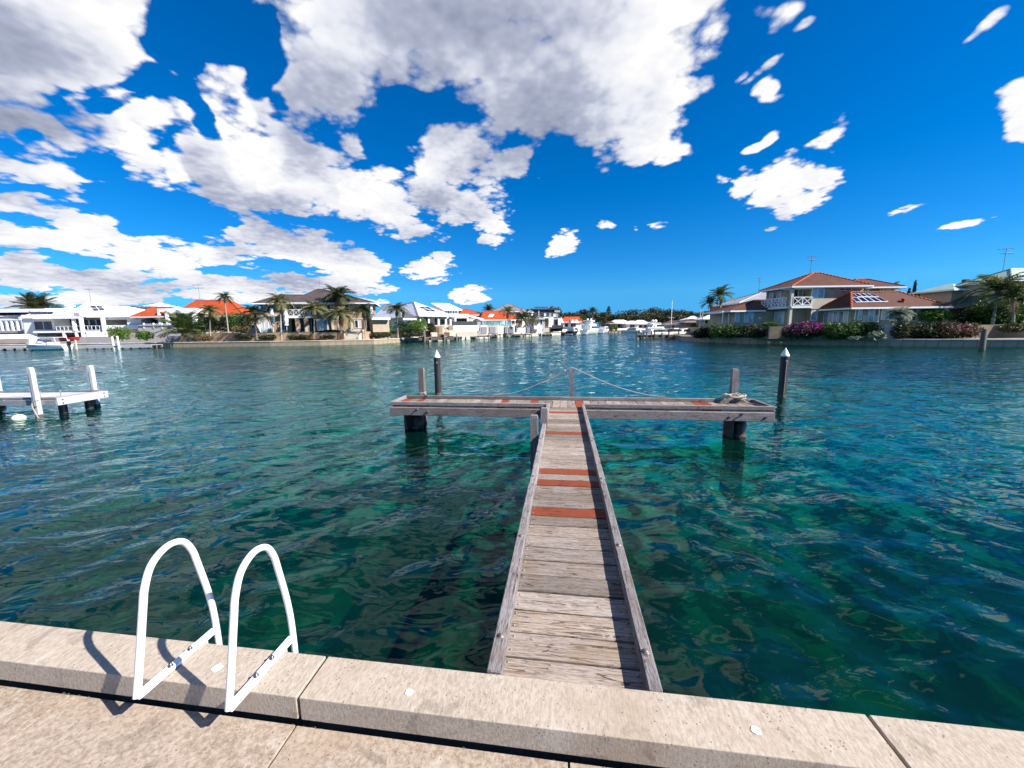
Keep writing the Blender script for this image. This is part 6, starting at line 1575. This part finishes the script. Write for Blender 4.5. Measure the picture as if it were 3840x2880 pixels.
MB().slab([(-2.4, -1.6, zv), (.72, -1.6, zv + 1.5), (.72, 9, zv + 1.5), (-2.4, 9, zv)], .12).build('verandah_roof', 'dark_green_sheet', h.o)
MB().slab([(-2.4, 9.1, zv), (-1.5, 9.1, zv + .4), (-1.5, 15, zv + .4), (-6.0, 15, zv)], .12).build('verandah_roof', 'dark_green_sheet', h.o)
h.box('verandah_fascia', 'dark_green_sheet', -2.5, -2.4, -1.7, 9, zv - .3, zv + .02); h.box('verandah_shade', 'dark_render_and_shade', .70, .719, -1, 9, 2.3, zv + 1.2); h.box('verandah_shade', 'dark_render_and_shade', .72, xr, 2.1, 2.19, 2.3, zv)  # thin dark sheets paint the shade beneath the verandah roof
for yy in (-1.4, 1.6, 4.8, 8.6): h.box('verandah_post', 'grey_paint', -2.35, -2.22, yy - .07, yy + .07, 2.3, zv)
h.window(3.0, 5.6, ze - 1.9, ze - .4, .9, 2, gm='window_glass'); h.window(7.0, 9.6, ze - 1.9, ze - .4, .9, 2, gm='window_glass'); h.box('balcony_front', 'grey_render', 1.4, xr, -.6, -.45, zv + .6, zv + 1.5); h.box('balcony_floor', 'grey_render', 1.4, xr, -.45, .9, zv + .4, zv + .6)
h.aerial(3761, 934, 1012, 3.2, 44, 2); h.box('flue', 'dark_metal', 3.2, 3.8, 8, 8.6, ze - .2, ze + 1.0)

# limestone walls beside the canal, right edge
g4 = House('garden_wall', 'stepped limestone garden wall at the right edge above the canal wall', 'wall', 3770, 44.0, -30)
for (p0, p1, t, b) in ((3688, 3760, 1224, 1272), (3761, 3850, 1222, 1272), (3851, 3960, 1220, 1272)): g4.pbox('wall_panel', 'stone_block', p0, p1, t, b, 0, .4)
g4.pbox('coping', 'cream_render', 3686, 3965, 1218, 1223, -.08, .55)
g5 = House('garden_wall', 'tan sloping garden wall with a shadow across it below the low front wing', 'wall', 3320, 45.6, -22)
g5.pbox('wall_panel', 'cream_render', 3286, 3362, 1217, 1272, 0, .4); g5.pbox('wall_panel', 'stone_block', 3362, 3420, 1232, 1272, .1, .4)
g6 = House('garden_wall', 'short brown stone wall between the dark hedge and the magenta bushes', 'wall', 2915, 50.5, -12)
g6.pbox('wall_panel', 'stone_block', 2885, 2945, 1224, 1270, 0, .4)
# two triangular boards on the canal wall
for px, w_d in ((2883, 'left'), (2930, 'right')):
    b = on_z(px, 1293, 0); D = b.y - .28; c = at_depth(px, 1286, D)
    o = thing('channel_board', 'small orange triangular board on the canal wall, the ' + w_d + ' one of two', 'sign', None, 'triangular boards on the wall', (c.x, D, c.z), R(-48))
    MB().add([(-.24, 0, .2), (0, 0, -.24), (.24, 0, .2), (-.24, .05, .2), (0, .05, -.24), (.24, .05, .2)], [(0, 1, 2), (5, 4, 3), (0, 3, 4, 1), (1, 4, 5, 2), (2, 5, 3, 0)]).build('board', 'orange_plastic', o)
    MB().box(-.12, .12, -.012, -.002, .03, .12).build('label_strip', 'white_paint', o)

# ------------------------------------------------------------------ planting, right bank
shrub('hedge', 'dark hedge at the tip of the right bank', 'hedge', 2592, 2690, 1226, 1268, 61, 'leaf_dark', 2600, .17, lobes=7)
shrub('hedge', 'dense dark green hedge below the left low wing of the beige house', 'hedge', 2660, 2800, 1212, 1268, 57, 'leaf_green', 3600, .17, lobes=8)
shrub('hedge', 'mixed olive hedge with dry tips left of the stone wall', 'hedge', 2775, 2895, 1214, 1268, 53, 'leaf_olive', 3200, .16, lobes=7)
shrub('shrub', 'rounded yellow green shrub under the balcony windows', 'shrub', 2858, 2925, 1206, 1226, 51.6, 'leaf_bright', 1100, .13, lobes=3)
shrub('bougainvillea', 'big bougainvillea with magenta flowers on top below the corner post', 'shrub', 2938, 3110, 1200, 1270, 48.6, 'leaf_dark', 3800, .16, lobes=7, flowers=('flower_magenta', None, 900, 0))
shrub('shrub', 'tall green shrub right of the magenta bougainvillea', 'shrub', 3085, 3190, 1204, 1270, 47.2, 'leaf_green', 2800, .15, lobes=5)
shrub('shrub', 'dark green shrub with a few pink blooms before the front door', 'shrub', 3165, 3285, 1203, 1270, 46.4, 'leaf_green', 3000, .15, lobes=6, flowers=('flower_pink', [5], 110, 0))
shrub('agave', 'pale silver agave at the foot of the front wing shrubs', 'plant', 3255, 3312, 1242, 1274, 44.9, 'leaf_silver', 380, .26, lobes=3)
shrub('shrub', 'low pale green cushion plant on the wall edge', 'shrub', 3180, 3245, 1258, 1275, 45.4, 'leaf_silver', 700, .10, lobes=4)
shrub('shrub', 'green shrub beneath the yucca', 'shrub', 3350, 3450, 1206, 1270, 44.8, 'leaf_olive', 2600, .15, lobes=5)
shrub('shrub', 'dark shrub with trailing stems right of the yucca', 'shrub', 3430, 3545, 1204, 1272, 44.4, 'leaf_dark', 2800, .15, lobes=6)
shrub('bougainvillea', 'sparse pink bougainvillea sprawling over the limestone wall', 'shrub', 3510, 3660, 1198, 1272, 43.8, 'leaf_olive', 2600, .15, lobes=6, flowers=('flower_pink', [0, 3, 4], 380, 0))
shrub('hedge', 'clipped bright hedge in front of the dark green verandah', 'hedge', 3440, 3562, 1152, 1206, 50.5, 'leaf_bright', 3200, .14, lobes=6)
shrub('shrub', 'deep green shrubbery under the palm at the right edge', 'shrub', 3640, 3860, 1120, 1222, 50.5, 'leaf_green', 5000, .20, lobes=8)
shrub('shrub', 'dark leafy shrub below the verandah of the green roofed house', 'shrub', 3570, 3700, 1160, 1216, 51.5, 'leaf_dark', 2600, .17, lobes=6)
shrub('shrub', 'olive creeper hanging on the limestone wall at the right edge', 'shrub', 3745, 3850, 1208, 1246, 43.2, 'leaf_olive', 1200, .13, lobes=5)
for k, (px, pyt, w) in enumerate(((3412, 1048, 15), (3393, 1078, 17))):
    b = at_depth(px, 1210, 82); t = at_depth(px, pyt, 82); o = thing('cypress', 'slim dark cypress behind the beige house, ' + ('the taller one' if k == 0 else 'the shorter one'), 'tree', None, 'cypress pair', (b.x, 82, b.z)); hh = t.z - b.z; ww = w * 82 / FPX / 2
    link('crown', foliage_mesh([(0, 0, hh * .35, ww, ww, hh * .33), (0, 0, hh * .62, ww * .85, ww * .85, hh * .28), (.05, 0, hh * .84, ww * .5, ww * .5, hh * .17)], 1500, .2, 40 + k), 'leaf_dark', o); MB().tube([(0, 0, 0), (0, 0, hh * .5)], .12, 6).build('trunk', 'bark', o)
tree('round_tree', 'rounded dark tree between the cypresses and the green roof', 3440, 1098, 1205, 75, 90, 'leaf_gum', 1500, .35)
palm('smaller feathery palm just left of the tall palm beside the beige house', 2664, 1225, 1140, 36, 70, 'cocos', 'frond_green', 16, tr=.12, group='palms of the right bank')
palm('tall palm with upright spear standing left of the beige house', 2700, 1225, 1112, 46, 70, 'cocos', 'frond_green', 18, tr=.13, group='palms of the right bank', zmax=1.4)
palm('palm crown showing behind the rear roof of the beige house', 3340, 1180, 1092, 34, 78, 'cocos', 'frond_green', 18, group='palms of the right bank')
palm('grey green yucca rosette in front of the beige house', 3374, 1222, 1182, 44, 45.2, 'fan', 'leaf_silver', 26, tr=.22, group=None, name='yucca', dry=2, trunk='bark', zmin=-.2)
palm('large leaning palm before the cream wall of the green roofed house', 3742, 1216, 1092, 92, 49, 'cocos', 'frond_green', 15, tr=.15, group='palms of the right bank', dry=1, pxb=3722, zmin=-.15)
palm('shorter palm with bright fronds at the right edge', 3800, 1218, 1120, 80, 47.5, 'cocos', 'frond_green', 14, tr=.13, group='palms of the right bank', dry=1)

# ------------------------------------------------------------------ planting, left bank
palm('date palm crown rising behind the far left white house', 140, 1225, 1166, 68, 92, 'date', 'frond_dark', 34, tr=.35, dry=0, zmin=.0)
palm('bushy date palm sprawling at the wall beside the gazebo house', 690, 1272, 1252, 88, 70.5, 'date', 'frond_green', 34, tr=.3, dry=4, zmin=-.25, zmax=1.3)
palm('drooping palm with a pale trunk left of the tall thin palm', 786, 1268, 1170, 40, 71.5, 'queen', 'frond_khaki', 20, pxb=790)
palm('tallest thin palm against the orange roof', 842, 1242, 1118, 28, 74.5, 'queen', 'frond_dark', 20, tr=.11, pxb=856)
palm('dark drooping palm before the left end of the brick house', 956, 1266, 1178, 50, 71.0, 'queen', 'frond_dark', 22, pxb=963)
palm('palm between the two white parasols', 1050, 1268, 1136, 46, 71.3, 'queen', 'frond_khaki', 22, pxb=1056)
palm('palm in front of the balcony of the brick house', 1177, 1267, 1162, 48, 71.8, 'queen', 'frond_khaki', 22, pxb=1180)
palm('largest palm covering the right half of the brick house', 1268, 1248, 1120, 58, 76.2, 'cocos', 'frond_dark', 26, tr=.2, dry=4)
palm('palm below the largest palm, lower crown', 1276, 1264, 1186, 50, 72.3, 'queen', 'frond_khaki', 22, pxb=1280)
palm('slim palm at the right end of the brick house', 1363, 1262, 1168, 40, 73.5, 'queen', 'frond_dark', 20, tr=.11, pxb=1371)
palm('dark shaggy palm in front of the white roofed house', 1488, 1258, 1164, 36, 80.5, 'queen', 'frond_dark', 24, dry=5, pxb=1492)
palm('small spiky palm crown above the orange skylight roof', 1832, 1212, 1166, 27, 130, 'date', 'frond_dark', 26, dry=0, tr=.3, zmin=0)
palm('yellowish palm in front of the orange skylight roof', 1904, 1248, 1172, 32, 114, 'cocos', 'frond_khaki', 18, group='palms along the middle quay')
palm('dark palm before the stepped gables, left of three', 1955, 1248, 1196, 30, 117, 'queen', 'frond_dark', 18, group='palms along the middle quay')
palm('dark palm before the stepped gables, middle of three', 1972, 1248, 1190, 30, 119, 'cocos', 'frond_dark', 18, group='palms along the middle quay')
palm('dark palm before the stepped gables, right of three', 1998, 1248, 1200, 28, 121, 'queen', 'frond_green', 18, group='palms along the middle quay')
palm('small bright palm before the black house', 2050, 1246, 1208, 18, 132, 'cocos', 'frond_green', 14, group='palms along the middle quay')
palm('palm standing behind the flybridge yacht', 2222, 1232, 1170, 24, 200, 'queen', 'leaf_gum', 18, group='palms along the middle quay')
palm('pale palm left of the flybridge yacht', 2186, 1240, 1198, 16, 165, 'cocos', 'frond_green', 14, group='palms along the middle quay')
LB = [('olive shrub right of the long white balcony', 415, 482, 1220, 1276, 70.2, 'leaf_bright', 1500), ('rounded shrub below the gazebo terrace', 512, 568, 1232, 1275, 71.0, 'leaf_bright', 1200),
 ('broad dark green shrub beside the white portico', 722, 805, 1182, 1250, 76.5, 'leaf_green', 2200), ('dense dark shrub behind the drooping palm', 785, 870, 1164, 1250, 77.5, 'leaf_dark', 2600),
 ('bright green shrub behind the tall thin palm', 850, 930, 1166, 1242, 77.2, 'leaf_green', 2200), ('dry leafed shrub at the corner of the brick house', 905, 952, 1172, 1236, 76.8, 'leaf_olive', 1400),
 ('pale stemmed undergrowth below the orange roof', 860, 940, 1222, 1248, 75.4, 'leaf_dry', 900),
 ('dark low shrub at the foot of the left lawn wall', 880, 950, 1252, 1272, 70.7, 'leaf_dark', 900), ('dark low shrub left of the palm between parasols', 968, 1040, 1254, 1272, 70.5, 'leaf_olive', 1000),
 ('spreading low shrub below the balcony lawn', 1072, 1168, 1255, 1272, 70.8, 'leaf_olive', 1200), ('low spiky shrub below the lower crown palm', 1198, 1262, 1255, 1270, 71.5, 'leaf_dark', 900),
 ('dark groundcover bush on the lawn edge by the steps', 1190, 1290, 1236, 1246, 74.6, 'leaf_dark', 800), ('low bush right of the garden steps', 1372, 1470, 1247, 1266, 75.5, 'leaf_olive', 1200),
 ('tall green bush left of the shaggy palm', 1396, 1472, 1190, 1258, 79.6, 'leaf_bright', 2200), ('green bush right behind the shaggy palm', 1480, 1550, 1200, 1258, 82.0, 'leaf_green', 1800),
 ('leafy bush in front of the verandah columns', 1535, 1605, 1190, 1250, 81.5, 'leaf_bright', 2000), ('low bush along the wall under the verandah', 1505, 1600, 1246, 1263, 79.5, 'leaf_olive', 1000),
 ('feathery bush beside the brown door', 1600, 1634, 1206, 1250, 82.5, 'leaf_dark', 1000), ('tall bush against the white wall beyond the forecourt', 1708, 1746, 1208, 1246, 92, 'leaf_green', 1000),
 ('small bush right of the tall bush at the white wall', 1748, 1768, 1222, 1246, 93, 'leaf_olive', 500), ('small dark bush at the end of the white wall', 1780, 1798, 1224, 1246, 95, 'leaf_dark', 500),
 ('yellowing groundcover below the bushy date palm', 745, 800, 1256, 1276, 70.2, 'leaf_dry', 600), ('green shrub at the far shore wall', 2280, 2302, 1216, 1242, 186, 'leaf_green', 500), ('pale shrub at the far shore dock', 2302, 2318, 1216, 1240, 186, 'leaf_bright', 400),
 ('wide green tree crown right of the yachts', 2240, 2285, 1196, 1238, 190, 'leaf_gum', 900), ('olive shrub before the umber roofs', 2588, 2612, 1210, 1232, 112, 'leaf_bright', 500)]
for (lab, a, b, t, bt_, D, m_, n_) in LB: shrub('shrub', lab, 'shrub', a, b, t, bt_, D, m_, n_, .17 if D < 100 else .3, 'garden shrubs of the far bank', lobes=5 if b - a > 60 else 3)
